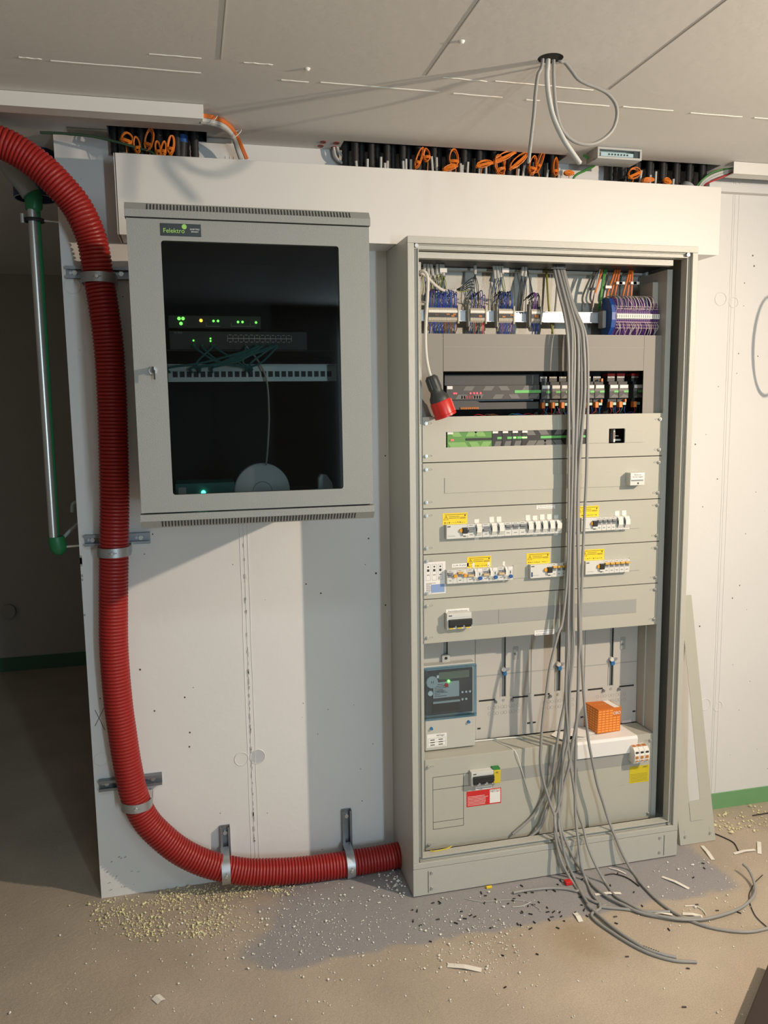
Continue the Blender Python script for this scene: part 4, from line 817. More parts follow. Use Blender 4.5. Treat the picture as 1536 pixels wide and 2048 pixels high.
LOW = {
 'a': ([zC(395, 130), zC(345, 320), zC(300, 520), zC(270, 750), zC(240, 950), zC(218, 1200), zC(210, 1450), zC(240, 1650), zC(300, 1850), zC(352, 2000), zD(566, 300), zD(562, 440), zD(590, 600), zD(640, 760)], [zD(740, 940), zD(830, 1060), zD(960, 1140), zD(1080, 1180), zE(470, 800), zE(620, 815), zE(780, 832), zE(915, 832)]),
 'b': ([zC(480, 150), zC(474, 350), zC(472, 600), zC(455, 850), zC(415, 1050), zC(380, 1250), zC(350, 1450), zC(325, 1620), zC(260, 1780), zC(180, 1930), zC(100, 2040), zD(130, 452)], []),
 'c': ([zC(490, 300), zC(470, 600), zC(470, 850), zC(485, 1080), zC(492, 1280), zC(510, 1450), zC(540, 1650), zC(570, 1850), zC(605, 2010), zD(790, 200), zD(850, 380), zD(900, 580), zD(985, 780)], [zD(1080, 950), zD(1180, 1085), zD(1330, 1190), zE(760, 845), zE(900, 880), zE(1010, 893), zE(1130, 890), zE(1250, 862), zE(1350, 825), zE(1420, 775), zE(1455, 715), zE(1440, 650), zE(1410, 610), zE(1375, 582)]),
 'f': ([zC(535, 200), zC(528, 400), zC(505, 620), zC(500, 900), zC(470, 1180), zC(440, 1350), zC(435, 1500), zC(405, 1700), zC(395, 1950), zD(585, 230), zD(625, 380), zD(680, 540), zD(750, 690)], [zD(850, 850), zD(960, 985), zD(1080, 1090), zD(1230, 1170), zE(720, 840), zE(860, 870), zE(1000, 880), zE(1110, 868)]),
 'g': ([zC(505, 300), zC(495, 600), zC(480, 850), zC(460, 1150), zC(420, 1400), zC(370, 1600), zC(325, 1800), zC(255, 2000), zD(420, 370), zD(345, 450), zD(268, 505)], []),
 'i': ([zC(550, 200), zC(540, 420), zC(510, 700), zC(505, 950), zC(500, 1200), zC(450, 1450), zC(430, 1650), zC(420, 1900), zD(600, 320), zD(625, 470), zD(655, 640), zD(700, 780)], [zD(760, 900), zD(805, 985), zD(800, 1035), zD(720, 1020), zD(640, 1008), zD(500, 1005), zD(380, 1015), zD(250, 1030), zD(135, 1052)]),
 'd': ([zC(600, 300), zC(602, 550), zC(588, 820), zC(578, 1100), zC(568, 1400), zC(563, 1750), zC(566, 2000), zD(775, 300), zD(795, 480), zD(815, 640), zD(835, 790)], [zD(885, 930), zD(940, 1060), zD(1030, 1200), zE(420, 860), zE(560, 970), zE(750, 1080), zE(930, 1138), zE(1085, 1150)]),
 'j': ([zC(612, 200), zC(600, 400), zC(596, 650), zC(583, 1000), zC(530, 1300), zC(500, 1500), zC(430, 1750), zC(380, 1950), zD(560, 260), zD(572, 420), zD(620, 580), zD(680, 720)], [zD(740, 870), zD(800, 990), zD(860, 1110), zD(940, 1230), zE(400, 800), zE(560, 940), zE(740, 1060), zE(860, 1105), zE(955, 1122)]),
 'e': ([zC(628, 300), zC(640, 550), zC(655, 800), zC(675, 1000), zC(700, 1230), zC(742, 1450), zC(790, 1680), zC(850, 1870), zC(905, 2045), zD(1050, 150), zD(1115, 310), zD(1180, 480), zD(1255, 660)], [zD(1345, 820), zD(1440, 950), zE(720, 640), zE(820, 745), zE(930, 830), zE(1060, 895), zE(1210, 940), zE(1400, 960), zE(1560, 930), zE(1750, 870)])}
LBL = {'a': 'grey cable swinging farthest left below the breaker panels, ending on the floor among the others', 'b': 'grey cable whose end hooks left to rest on the lowest cover panel edge', 'c': 'grey cable whose floor end curls up into a hook at the right',
       'f': 'grey cable ending on the floor inside the big rightward curve', 'g': 'grey cable ending inside the cabinet sill, lower of the two left-pointing ends', 'i': 'grey cable whose floor end points left in front of the plinth',
       'd': 'grey cable reaching farthest toward the front, its bare end pointing right', 'j': 'grey cable ending just beside the frontmost one, slightly shorter', 'e': 'rightmost grey cable, running across the floor and out of the picture at the right'}
for k, us in UP_.items():
    pts = []
    for u, v, y in zip(us, VS, YS):
        pts.append(Y(1040+u/5.12, v, y+OFF[k]))
    pts.insert(0, Vector((pts[0].x, pts[0].y+.02, 2.15)))
    lo, fl = LOW[k]
    fp = [Z(u, v, .0055) for u, v in fl]; yend = fp[0].y if fp else -.245
    lo2 = []
    for q_ in lo:
        if not lo2 or q_[1] > lo2[-1][1]+6 or k in ('b', 'g'): lo2.append(q_)
    lo = lo2; n = len(lo)
    for i, (u, v) in enumerate(lo):
        y = -.246+OFF[k]*.6
        if v > 1600:
            f_ = min(1, (v-1600)/150.0)
            y = -.246*(1-f_)+(-.30)*f_ if fp else (-.205 if k == 'b' else -.222)
            if fp and v > 1655:
                g_ = min(1, (v-1655)/max(40, (fl[0][1]-1655))); y = -.268*(1-g_)+yend*g_; y = min(y, -.284)
        elif not fp and v > 1500: f_ = (v-1500)/100; y = y*(1-f_)+(-.207)*f_
        pts.append(Y(u, v, y))
    for i, p in enumerate(fp):
        pts.append(p+Vector((0, 0, {'c': .006, 'f': .003, 'j': .003}.get(k, 0)*(1 if 1 < i < len(fp)-1 else 0))))
    if k == 'c' : pts[-1].z += .03; pts[-2].z += .02; pts[-3].z += .008
    r = {'c': .0046, 'd': .0048, 'j': .0052, 'f': .005}.get(k, .0048)
    t = thing('grey_cable', LBL[k], 'cable', pts[-1]); MB().tube(smooth(pts, 5), r, 10).build('sheath', 'grey_cable', t, True)
    e0 = pts[-1]; dd = nrm(pts[-1]-pts[-2]); MB().tube([e0+dd*.0002, e0+dd*.0006], r*.6, 8).build('cut_end', 'ink', t)
    if k == 'j':
        for i in range(7): q = pts[-3]+(pts[-2]-pts[-3])*(i/8+.1); MB().box(q.x-.002, q.x+.002, q.y-.002, q.y+.001, q.z+.0046, q.z+.0056).build('print', 'ink', t)
q = Y(1119, 536, -.135); tag(MB().tube([(q.x+.024*math.cos(a), q.y+.006+.018*math.sin(a), q.z+.002*math.sin(a*1)) for a in [i/16*6.283 for i in range(16)]], .0018, 6, closed=True).build('cable_tie', 'device_white'), 'thin white cable tie around the top of the grey bundle', 'cable tie')

# ================================================================== WALL RACK
RX0, RX1, RZ0, RZ1, RD = -.793, -.193, 1.382, 2.108, -.6
rack = thing('network_cabinet', 'light grey wall-hung network cabinet with dark tinted glass door', 'network cabinet', ((RX0+RX1)/2, 0, 1.364))
b = MB(); b.box(RX0+.002, RX0+.004, RD+.02, -.002, RZ0, RZ1); b.box(RX1-.004, RX1-.002, RD+.02, -.002, RZ0, RZ1); b.box(RX0+.004, RX1-.004, RD+.02, -.002, RZ1-.002, RZ1); b.box(RX0+.004, RX1-.004, RD+.03, -.002, RZ0-.034, RZ0-.032); b.box(RX0+.004, RX1-.004, -.004, -.002, RZ0-.034, RZ1); b.box(RX0+.002, RX0+.004, RD+.03, -.002, RZ0-.034, RZ0); b.box(RX1-.004, RX1-.002, RD+.03, -.002, RZ0-.034, RZ0); b.box(RX0+.006, RX1-.006, RD+.03, -.008, RZ0, RZ0+.002)
b.build('body', 'rack_grey', rack)
b = MB(); b.box(RX0+.004, RX0+.006, RD+.03, -.006, RZ0+.002, RZ1-.002); b.box(RX1-.006, RX1-.004, RD+.03, -.006, RZ0+.002, RZ1-.002); b.box(RX0+.006, RX1-.006, -.008, -.004, RZ0+.002, RZ1-.002); b.box(RX0+.006, RX1-.006, RD+.03, -.006, RZ1-.004, RZ1-.002); b.build('inner_lining', 'rack_inner', rack)
gx0, gx1, gz0, gz1 = -.714, -.2735, 1.4295, 2.055
b = MB(); z0d, z1d = RZ0+.004, RZ1-.003
b.box(RX0, gx0, RD, RD+.018, z0d, z1d); b.box(gx1, RX1, RD, RD+.018, z0d, z1d); b.box(gx0, gx1, RD, RD+.018, gz1, z1d); b.box(gx0, gx1, RD, RD+.018, z0d, gz0)
door = b.build('door', 'rack_grey', rack)
for x, z, s1, s2 in ((gx0, gz0, 1, 1), (gx1, gz0, -1, 1), (gx0, gz1, 1, -1), (gx1, gz1, -1, -1)):
    r = .007; pl_ = [(x, z)]+[(x+s1*(r-r*math.cos(a)), z+s2*(r-r*math.sin(a))) for a in [i/6*math.pi/2 for i in range(7)]]; MB().prism(pl_, 'y', RD, RD+.004).build('glass_corner', 'rack_grey', door)
MB().box(gx0-.005, gx1+.005, RD+.006, RD+.0075, gz0-.005, gz1+.005).build('glass_pane', 'tinted_glass', door)
# slotted top and bottom trims (sloping fronts)
def trim(zi, s, name):
    zt = zi+s*.017; zs = zi+s*.036
    b = MB(); b.prism([(RD-.004, zi), (RD-.004, zt), (RD+.012, zs), (RD+.03, zs), (RD+.03, zi)], 'x', RX0-.003, RX1+.003); o = b.build(name, 'rack_grey', rack)
    q = MB(); n = 64
    for k in range(n):
        x = RX0+.050+(RX1-RX0-.100)*k/(n-1); ya, za_ = RD-.0033, zt+s*.001; yb, zb_ = RD+.0105, zs-s*.0025
        q.quad((x-.0017, ya-.0007, za_), (x+.0017, ya-.0007, za_), (x+.0017, yb-.0007, zb_), (x-.0017, yb-.0007, zb_))
    q.build('vent_slots', 'line_dark', o); return o
trim(RZ1, 1, 'top_trim'); trim(RZ0, -1, 'bottom_trim')
lx, lz = -.748, 1.741
lk = MB().cyl((lx, RD, lz), (lx, RD-.006, lz), .011, 24, .010).build('lock', 'steel', door, True)
MB().box(lx-.0018, lx+.0035, RD-.026, RD-.006, lz-.004, lz+.009).build('key', 'black_plastic', rack); MB().box(lx+.002, lx+.006, RD-.024, RD-.020, lz-.022, lz+.001).build('key_bow', 'black_plastic', rack)
st = B('maker_plate', 'sticker_black', -.714, -.617, RD-.0012, RD, 2.066, 2.0955, door, .0008)
text('Felektro', -.682, RD-.0014, 2.078, .011, 'lime', st, width=.050); text('ELEKTRO', -.632, RD-.0014, 2.083, .0035, 'ink_white', st, width=.022); text('SMART', -.632, RD-.0014, 2.077, .0035, 'ink_white', st, width=.018)
MB().cyl((-.657, RD-.0012, 2.0885), (-.657, RD-.0016, 2.0885), .006, 16).build('lime_dot', 'lime', st)
# equipment inside
def rk(u, v, y): return Y(u, v, y)
ysw = -.50
def led(p, m, par, r=.0045): MB().tube([p, p+Vector((0, -.003, 0))], [r, r*.4], 10).build('status_light', m, par)
a = rk(335, 633, ysw); c = rk(522, 655, ysw); t = thing('router', 'dark router with green and amber lights, topmost device behind the tinted glass', 'router', ((a.x+c.x)/2, ysw, c.z))
B('housing', 'charcoal', a.x, c.x, ysw, -.34, c.z-.004, a.z+.004, t, .002)
for u, v, m in ((358, 637, 'led_green'), (366, 637, 'led_green'), (362, 647, 'led_green'), (402, 641, 'led_amber'), (427, 642, 'led_green'), (436, 642, 'led_green'), (476, 644, 'led_green'), (485, 644, 'led_green'), (512, 645, 'led_green')): led(rk(u, v, ysw), m, t, .0042 if u < 410 else .003)
b = MB()
for u0, u1 in ((412, 440), (462, 500), (500, 512)):
    p, q = rk(u0, 652, ysw), rk(u1, 652, ysw); b.box(p.x, q.x, ysw-.001, ysw, p.z-.001, p.z); b.box(p.x, p.x+.001, ysw-.001, ysw, p.z, p.z+.008)
b.build('port_frame', 'device_grey', t)
a = rk(338, 662, ysw); c = rk(600, 700, ysw); t = thing('network_switch', 'dark network switch with a double row of ports above the patch panel', 'network switch', ((a.x+c.x)/2, ysw, c.z))
B('housing', 'charcoal', a.x, c.x+.02, ysw, -.28, c.z, a.z, t, .001); B('shelf', 'rack_inner', RX0+.03, RX1-.03, ysw-.005, -.25, c.z-.004, c.z-.001, t)
for u, v in ((387, 681), (421, 677), (421, 682)): led(rk(u, v, ysw), 'led_green', t, .0022)
p, q = rk(455, 677, ysw), rk(583, 678, ysw); b = MB(); b.box(p.x, q.x, ysw-.001, ysw, p.z-.001, p.z+.001); n = 12
for k in range(n+1):
    x = p.x+(q.x-p.x)*k/n; b.box(x-.0006, x+.0006, ysw-.001, ysw, p.z-.008, p.z+.008)
for k in range(n):
    x = p.x+(q.x-p.x)*(k+.5)/n
    for s in (-1, 1): b.box(x-.0035, x+.0035, ysw-.001, ysw, p.z+s*.009-.0008, p.z+s*.009+.0008)
b.build('port_frame', 'device_white', t)
p = rk(350, 664, ysw); text('tp-link', p.x+.008, ysw-.001, p.z-.001, .006, 'device_grey', t, width=.022)
a = rk(335, 729, ysw); c = rk(680, 762, ysw); t = thing('patch_panel', 'pale metal patch panel with a row of square ports behind the tinted glass', 'patch panel', ((a.x+c.x)/2, ysw, c.z))
B('plate', 'patch_panel_grey', a.x, c.x, ysw, ysw+.002, c.z, a.z, t); B('lip', 'patch_panel_grey', a.x, c.x, ysw-.012, ysw, a.z-.0015, a.z, t); b = MB(); n = 24
for k in range(n):
    x = a.x+.012+(c.x-a.x-.03)*k/n; b.box(x, x+.0125, ysw-.0006, ysw, c.z+.012, c.z+.027)
b.build('port_openings', 'black_plastic', t)
random.seed(9)
for k in range(14):
    u = random.choice([340, 385, 400, 425, 440, 470, 490, 500]); s = rk(u, 745, ysw-.01); e = rk(random.uniform(380, 560), 690, ysw-.01)
    mmid = (s+e)/2+Vector((random.uniform(-.03, .03), -.02, -.01))
    tag(MB().tube(smooth([s, s+Vector((0, -.015, .012)), mmid, e+Vector((0, -.012, -.008)), e], 5), .0028, 6).build('network_cable', 'teal_cable', smo=True), 'dark teal patch cord tangled between switch and patch panel', 'patch cord', 'patch cords between switch and panel')
q = smooth([rk(490, 690, ysw-.015), rk(515, 720, ysw-.02), rk(533, 760, ysw-.02), rk(538, 830, ysw-.01), rk(535, 900, ysw), rk(532, 930, ysw+.02)], 6); tag(MB().tube(q, .0026, 6).build('network_cable', 'device_grey', smo=True), 'pale cord dropping from the switch to the white round disc', 'patch cord')
for x in (RX0+.055, RX1-.075): 
    b = MB(); b.box(x, x+.02, -.52, -.515, RZ0+.01, RZ1-.01); b.box(x, x+.002, -.515, -.49, RZ0+.01, RZ1-.01); b.build('rack_rail', 'rack_inner', rack)
p = rk(525, 985, -.46); R_ = .0775
t = thing('access_point', 'large white round disc standing on the floor of the network cabinet', 'access point', (p.x, -.44, RZ0+.004))
b = MB(); cz = 1.418; b.tube([(p.x, -.448, cz), (p.x, -.452, cz), (p.x, -.462, cz), (p.x, -.466, cz)], [R_*.9, R_, R_*.98, R_*.9], 48); b.build('shell', 'disc_white', t, True)
MB().tube([(p.x+.026*math.cos(a), -.4665, cz+.026*math.sin(a)) for a in [i/32*6.283 for i in range(32)]], .001, 5, closed=True).build('logo_ring', 'device_grey', t)
cz2 = RZ0+.004
p = rk(650, 968, -.44); t = tag(MB().prism([(p.x-.022, RZ0+.004), (p.x+.026, RZ0+.004), (p.x+.020, RZ0+.050), (p.x+.004, RZ0+.074), (p.x-.012, RZ0+.076), (p.x-.020, RZ0+.064)], 'y', -.45, -.425).build('wall_bracket', 'disc_white', bevel=.003), 'small white rounded bracket at the bottom right of the network cabinet', 'bracket')
a = rk(350, 968, -.50); c = rk(470, 992, -.50); t = thing('modem', 'dark modem with a bright cyan-green light at the bottom left of the network cabinet', 'modem', ((a.x+c.x)/2, -.5, RZ0+.004))
B('housing', 'teal_cable', a.x, c.x, -.50, -.38, RZ0+.004, a.z, t, .002); MB().tube([rk(407, 985, -.505), rk(407, 985, -.505)+Vector((0, -.004, 0))], [.006, .003], 12).build('status_light', 'led_cyan', t); B('paper_label', 'device_grey', a.x+.008, a.x+.028, -.501, -.50, a.z-.028, a.z-.010, t)

# ================================================================== RED CORRUGATED HOSE AND CLAMPS
hp = [(-140, 262, -.16), (-60, 268, -.15), (0, 285, -.145), (32, 300, -.14), (60, 318, -.135), (90, 342, -.13), (118, 370, -.125), (148, 405, -.115), (168, 440, -.11), (184, 480, -.10), (192, 520, -.095), (197, 556, -.09), (208, 620, -.09), (218, 700, -.085), (224, 800, -.08), (227, 900, -.08), (229, 1000, -.08), (228, 1100, -.08), (227, 1200, -.075), (228, 1300, -.075), (236, 1400, -.075), (244, 1460, -.075), (255, 1530, -.075), (270, 1595, -.075), (292, 1640, -.075), (322, 1672, -.075), (357, 1700, -.075), (397, 1721, -.075), (437, 1734, -.075), (480, 1742, -.075), (520, 1744, -.075), (601, 1740, -.075), (684, 1729, -.075), (765, 1716, -.075), (812, 1706, -.075)]
cpth = smooth([Y(*p) for p in hp], 12)
# resample to even steps for the corrugation
seg = [0]
for p, q in zip(cpth[:-1], cpth[1:]): seg.append(seg[-1]+(q-p).length)
tot = seg[-1]; pitch = .0112; step = pitch/4; nS = int(tot/step); rp = []; rr = []; j = 0
for i in range(nS):
    s = i*step
    while j < len(seg)-2 and seg[j+1] < s: j += 1
    f_ = (s-seg[j])/max(1e-9, seg[j+1]-seg[j]); rp.append(cpth[j].lerp(cpth[j+1], f_)); rr.append((.0405, .0445, .0452, .0445)[i % 4])
tag(MB().tube(rp, rr, 28).build('corrugated_hose', 'red_hose', smo=True), 'thick red corrugated hose running down the wall and into the cabinet', 'hose')
bpy.data.objects['corrugated_hose'].data.shade_smooth()
def hose_at(u, v):
    best = min(range(len(rp)), key=lambda i: (rp[i]-Y(u, v, rp[i].y)).length); return rp[best], nrm(rp[min(best+3, len(rp)-1)]-rp[max(best-3, 0)])
def clamp(u, v, rail, vertical, label):
    c, tan = hose_at(u, v); tan = Vector((1, 0, 0)) if vertical else Vector((0, 0, -1)); t = thing('hose_clamp', label, 'pipe clamp', (c.x, 0, c.z)); side = nrm(tan.cross(Vector((0, 1, 0)))); out = Vector((0, -1, 0)); tw = .0145
    (u0, v0), (u1, v1) = rail; a = Y(u0, v0, -.02); e = Y(u1, v1, -.02)
    b = MB()
    if not vertical:
        z = (a.z+e.z)/2; x0, x1 = a.x, e.x; b.box(x0, x1, -.005, 0, z-.018, z+.018); b.box(x0, x1, -.024, -.005, z+.0155, z+.018); b.box(x0, x1, -.024, -.005, z-.018, z-.0155); b.box(x0, x1, -.024, -.022, z+.009, z+.0155); b.box(x0, x1, -.024, -.022, z-.0155, z-.009)
        bolts = [(x0+.025, z), (x1-.030, z)]
    else:
        x = (a.x+e.x)/2; z1, z0 = a.z, c.z-.03; b.box(x-.017, x+.017, -.005, 0, z0, z1); b.box(x-.017, x-.0145, -.024, -.005, z0, z1); b.box(x+.0145, x+.017, -.024, -.005, z0, z1); b.box(x-.0145, x-.009, -.024, -.022, z0, z1); b.box(x+.009, x+.0145, -.024, -.022, z0, z1)
        bolts = [(x, z1-.025)]
    rl = b.build('rail', 'dark_zinc', t)
    for x, z in bolts:
        MB().cyl((x, -.005, z), (x, -.011, z), .008, 6).build('bolt', 'steel', rl); MB().cyl((x-.012, -.005, z), (x-.012, -.0055, z), .005, 10).build('slot', 'zinc', rl)
    # saddle strap around the front half of the hose
    R1 = .0485; n = 22; b = MB(); prof = []
    for i in range(n+1):
        a_ = math.pi*i/n; prof.append(c+side*math.cos(a_)*R1+out*math.sin(a_)*R1)
    yb = -.022; pts = [Vector((prof[0].x, yb, prof[0].z))]+prof+[Vector((prof[-1].x, yb, prof[-1].z))]
    rev = None; N_ = len(pts); th = .002
    for i, p in enumerate(pts):
        o2 = nrm(Vector((p.x-c.x, p.y-c.y, p.z-c.z))); o2 = nrm(o2-tan*o2.dot(tan))
        for sgn in (-1, 1):
            for k in (0, 1): b.v.append(tuple(p+tan*tw*sgn+o2*th*k))
    for i in range(N_-1):
        q = i*4; r_ = q+4
        b.f += [(q, r_, r_+1, q+1), (q+2, q+3, r_+3, r_+2), (q, q+2, r_+2, r_), (q+1, r_+1, r_+3, q+3)]
    b.f += [(0, 1, 3, 2), ((N_-1)*4, (N_-1)*4+2, (N_-1)*4+3, (N_-1)*4+1)]
    b.build('strap', 'zinc', t, True)
    f = c+out*(R1+th); MB().cyl(f, f+out*.005, .006, 12, .005).build('screw', 'steel', t, True)
    s1 = c+out*(R1+.0008); MB().tube([s1+side*-.012+tan*0, s1+side*.012], .0012, 5).build('press_pan', 'dark_zinc', t)
clamp(196, 557, ((131, 545), (262, 546)), False, 'uppermost zinc clamp and rail holding the red hose, beside the network cabinet top')
clamp(228, 1102, ((168, 1083), (300, 1075)), False, 'zinc clamp holding the red hose just below the network cabinet level')
clamp(270, 1606, ((197, 1572), (324, 1560)), False, 'zinc clamp where the red hose begins to bend near the floor')
clamp(452, 1738, ((450, 1655), (450, 1655)), True, 'zinc clamp on an upright rail, left one on the horizontal hose run')
clamp(699, 1727, ((694, 1622), (694, 1622)), True, 'zinc clamp on an upright rail, right one nearest the tall cabinet')

# ================================================================== PIPES BEHIND THE WALL END
py = .12
t = thing('green_steel_pipe', 'vertical green and steel pipe with rounded green ends beside the wall end', 'pipe', (-1.117, py, 1.18))
MB().cyl(Y(71, 415, .14), Y(112, 1085, .14), .0135, 18).build('pipe', 'green_pipe', t, True); MB().cyl(Y(63, 410, .115), Y(107, 1078, .115), .0135, 20).build('steel_rod', 'steel', t, True)
q = Y(113, 1080, .125); q2 = Y(118, 1096, .125)
MB().tube([q+Vector((0, 0, .012)), q, q2, q2+Vector((.002, 0, -.016)), q2+Vector((.003, 0, -.025))], [.026, .027, .028, .019, .004], 20).build('end_elbow', 'green_pipe', t, True)
MB().tube([Y(64, 380, .125), Y(67, 395, .125), Y(68, 418, .125), Y(72, 425, .13)], [.024, .027, .026, .018], 20).build('coupling', 'green_pipe', t, True)
cc = Y(68, 441, .125); cl_ = MB().tube([(cc.x+.028*math.cos(a), cc.y+.026*math.sin(a), cc.z) for a in [i/20*6.283 for i in range(20)]], .006, 6, closed=True).build('pipe_clip', 'black_plastic', t)
MB().cyl((cc.x+.03, py, cc.z), (WX, py, cc.z-.004), .004, 8).build('threaded_rod', 'steel', cl_); MB().tube([(cc.x-.03, py-.02, cc.z+.014), (cc.x-.03, py-.02, cc.z-.014)], .006, 8).build('clip_screw', 'steel', cl_)
MB().cyl((q2.x+.02, py, q2.z+.004), (WX, py, q2.z+.006), .004, 8).build('threaded_rod', 'steel', t); MB().tube(smooth([(q.x+.015, py+.01, q.z), (q.x+.05, py+.02, q.z+.035), (WX+.01, py+.03, q.z+.075)], 5), .006, 8).build('branch_pipe', 'grey_pipe', t, True)
q = Y(149, 1012, .1); tag(MB().tube(smooth([(WX+.01, .1, q.z+.012), (q.x+.005, .1, q.z+.012), (q.x-.006, .1, q.z+.004), (q.x-.008, .1, q.z-.02)], 6), .006, 10).build('pipe_bend', 'grey_pipe', smo=True), 'small curved metal pipe end poking out behind the wall end', 'pipe')
bc = Y(72, 398, .20); t = thing('blue_pipe', 'short wide dark blue pipe open at the bottom, behind the red hose', 'pipe', bc)
b = MB(); n = 40; R2 = .066
for zz in (bc.z, H-.002):
    for r_ in (R2, R2-.004):
        for k in range(n): a = k/n*6.2832; b.v.append((bc.x+r_*math.cos(a), bc.y+r_*math.sin(a), zz))
for k in range(n):
    j = (k+1) % n; b.f += [(k, j, 2*n+j, 2*n+k), (n+k, 3*n+k, 3*n+j, n+j), (k, n+k, n+j, j), (2*n+k, 2*n+j, 3*n+j, 3*n+k)]
b.build('shell', 'blue_pipe', t, True); MB().tube([(bc.x+.064*math.cos(a), bc.y+.064*math.sin(a), bc.z) for a in [i/n*6.2832 for i in range(n)]], .0018, 5, closed=True).build('rim', 'grey_pipe', t)
q = [Y(-70, 200, .12), Y(-30, 262, .12), Y(2, 308, .12), Y(30, 346, .12), Y(50, 370, .12), Y(62, 388, .12)]
tag(MB().tube(smooth(q, 6), .030, 20).build('grey_pipe', 'grey_pipe', smo=True), 'thick grey pipe slanting down to the green coupling at the left edge', 'pipe')
p = Y(17, 1222, 2.69); tag(MB().cyl((p.x, 2.70, p.z), (p.x, 2.67, p.z), .045, 20).build('wall_socket', 'slot_grey', smo=True), 'small round fitting on the dark far wall at the left edge', 'socket')

# ================================================================== CEILING CABLES, JUNCTION BOX, COILS
def hang(pts, r, m, label, name='ceiling_cable', cut=True):
    P = [Y(*p) for p in pts]; P.insert(0, Vector((P[0].x, P[0].y, H+.12))); t = thing(name, label, 'cable', P[-1])
    MB().tube(smooth(P, 7), r, 10).build('sheath', m, t, True); d_ = nrm(P[-1]-P[-2]); MB().cyl(P[-1], P[-1]+d_*.002, r*.6, 8).build('cut_end', 'device_grey', t); return t
hy = -.775
hang([(1085, 122, hy), (1076, 150, hy), (1071, 185, hy), (1068, 225, hy), (1063, 270, hy), (1057, 325, hy)], .0045, 'grey_cable', 'thin grey cable hanging straight down from the round ceiling hole, leftmost')
hang([(1096, 116, hy), (1094, 150, hy), (1097, 190, hy), (1107, 235, hy), (1125, 275, hy-.01), (1143, 303, hy-.01), (1160, 327, hy-.01)], .0062, 'light_cable', 'thicker pale cable from the ceiling hole ending near the small grey enclosure')
P = [Y(*p) for p in ((1107, 118, hy), (1107, 150, hy), (1109, 190, hy), (1113, 225, hy), (1122, 255, hy), (1138, 276, hy), (1160, 287, hy), (1185, 288, hy), (1208, 277, hy), (1226, 258, hy), (1234, 232, hy), (1231, 208, hy), (1216, 188, hy), (1195, 176, hy), (1172, 167, hy), (1155, 157, hy), (1142, 140, hy), (1130, 125, hy), (1118, 114, hy))]
P = [Vector((P[0].x, hy, H+.1))]+P+[Vector((P[-1].x, hy, H+.1))]; tag(MB().tube(smooth(P, 6), .0045, 10).build('ceiling_cable', 'grey_cable', smo=True), 'grey cable hanging from the ceiling hole in a big open loop', 'cable')
# small enclosure under the ceiling
jx0, jx1, jz0 = .662, .822, 2.438; jy0, jy1 = -.203, -.125
t = thing('small_enclosure', 'small light grey enclosure with a clear terminal window under the ceiling', 'enclosure', ((jx0+jx1)/2, jy1, jz0))
b = MB(); b.ring(jx0, jx1, jz0, H-.001, .007, jy0, jy0+.012); b.box(jx0, jx1, jy0+.03, jy1, jz0, H-.001); b.box(jx0, jx1, jy0+.012, jy0+.03, jz0, jz0+.003); b.box(jx0, jx0+.003, jy0+.012, jy0+.03, jz0, H-.001); b.box(jx1-.003, jx1, jy0+.012, jy0+.03, jz0, H-.001); b.build('housing', 'device_grey', t, bevel=.001)
B('terminal_bar', 'terminal_white', jx0+.016, jx1-.026, jy0+.008, jy0+.028, jz0+.010, jz0+.022, t); b = MB()
for k in range(7): b.cyl((jx0+.045+k*.011, jy0+.008, jz0+.016), (jx0+.045+k*.011, jy0+.006, jz0+.016), .0028, 8)
b.build('screw_row', 'ink', t); B('clear_lid', 'meter_glass', jx0+.008, jx1-.008, jy0+.001, jy0+.002, jz0+.008, H-.008, t); B('corner_block', 'black_plastic', jx1-.026, jx1-.010, jy0+.006, jy0+.026, jz0+.008, jz0+.028, t)
B('knockout', 'slot_grey', jx0-.001, jx0, jy1-.05, jy1-.02, jz0+.008, jz0+.024, t)
# corrugated black conduits in the openings
def conduit(x, y):
    n = 26; pts = [(x, y, 2.405+.235*i/n) for i in range(n+1)]; return tag(MB().tube(pts, [.0115 if i % 2 else .0128 for i in range(n+1)], 12, caps=True).build('corrugated_conduit', 'black_plastic', smo=True, origin=(x, y, 2.405)), 'black corrugated conduit end', 'conduit')
c0 = conduit(-.14, -.045); first = True
for oi, (x0, x1) in enumerate(OP):
    k = 0; x = x0+.016
    while x < x1-.012:
        y = (-.03, -.06)[k % 2]; z = 2.405+random.uniform(-.008, .015)
        l = ('black corrugated conduit end in the left ceiling opening', 'black corrugated conduit end in the long middle ceiling opening', 'black corrugated conduit end in the right ceiling opening')[oi]
        g = ('conduits in the left opening', 'conduits in the middle opening', 'conduits in the right opening')[oi]
        if first: c = c0; c.location = (x, y, z); first = False
        else: c = c0.copy(); COL.objects.link(c); c.location = (x, y, z)
        c['label'] = l; c['group'] = g; x += .0262; k += 1
# grey cable ends between conduits and duct
STN = {}
def stub(u, v, dx=0, m='light_cable', l='', g=''):
    STN[g] = STN.get(g, 0)+1; l = ORD[STN[g]-1]+' '+l
    p = Y(u, v, -.075); q = Vector((p.x+dx, -.07, 2.34)); return tag(MB().tube([p, (p+q)/2+Vector((0, .003, 0)), q], .0042, 8).build('cut_cable', m, smo=True), l, 'cable', g)
random.seed(21)
for u, v, dx in sorted(((735, 318, 0), (762, 314, 0), (770, 326, 0), (775, 322, 0), (806, 322, .005), (812, 318, .003), (822, 319, 0), (863, 313, .012), (873, 315, .006), (921, 327, .006), (925, 330, 0), (936, 324, -.002), (959, 333, .004), (972, 334, .003), (1037, 338, -.004), (1049, 331, -.012), (1096, 340, -.01), (1118, 336, 0), (1123, 340, 0), (712, 322, .01), (899, 338, 0))):
    stub(u, v, dx, l='pale cable end from the left in the middle ceiling opening', g='cable ends in the middle opening')
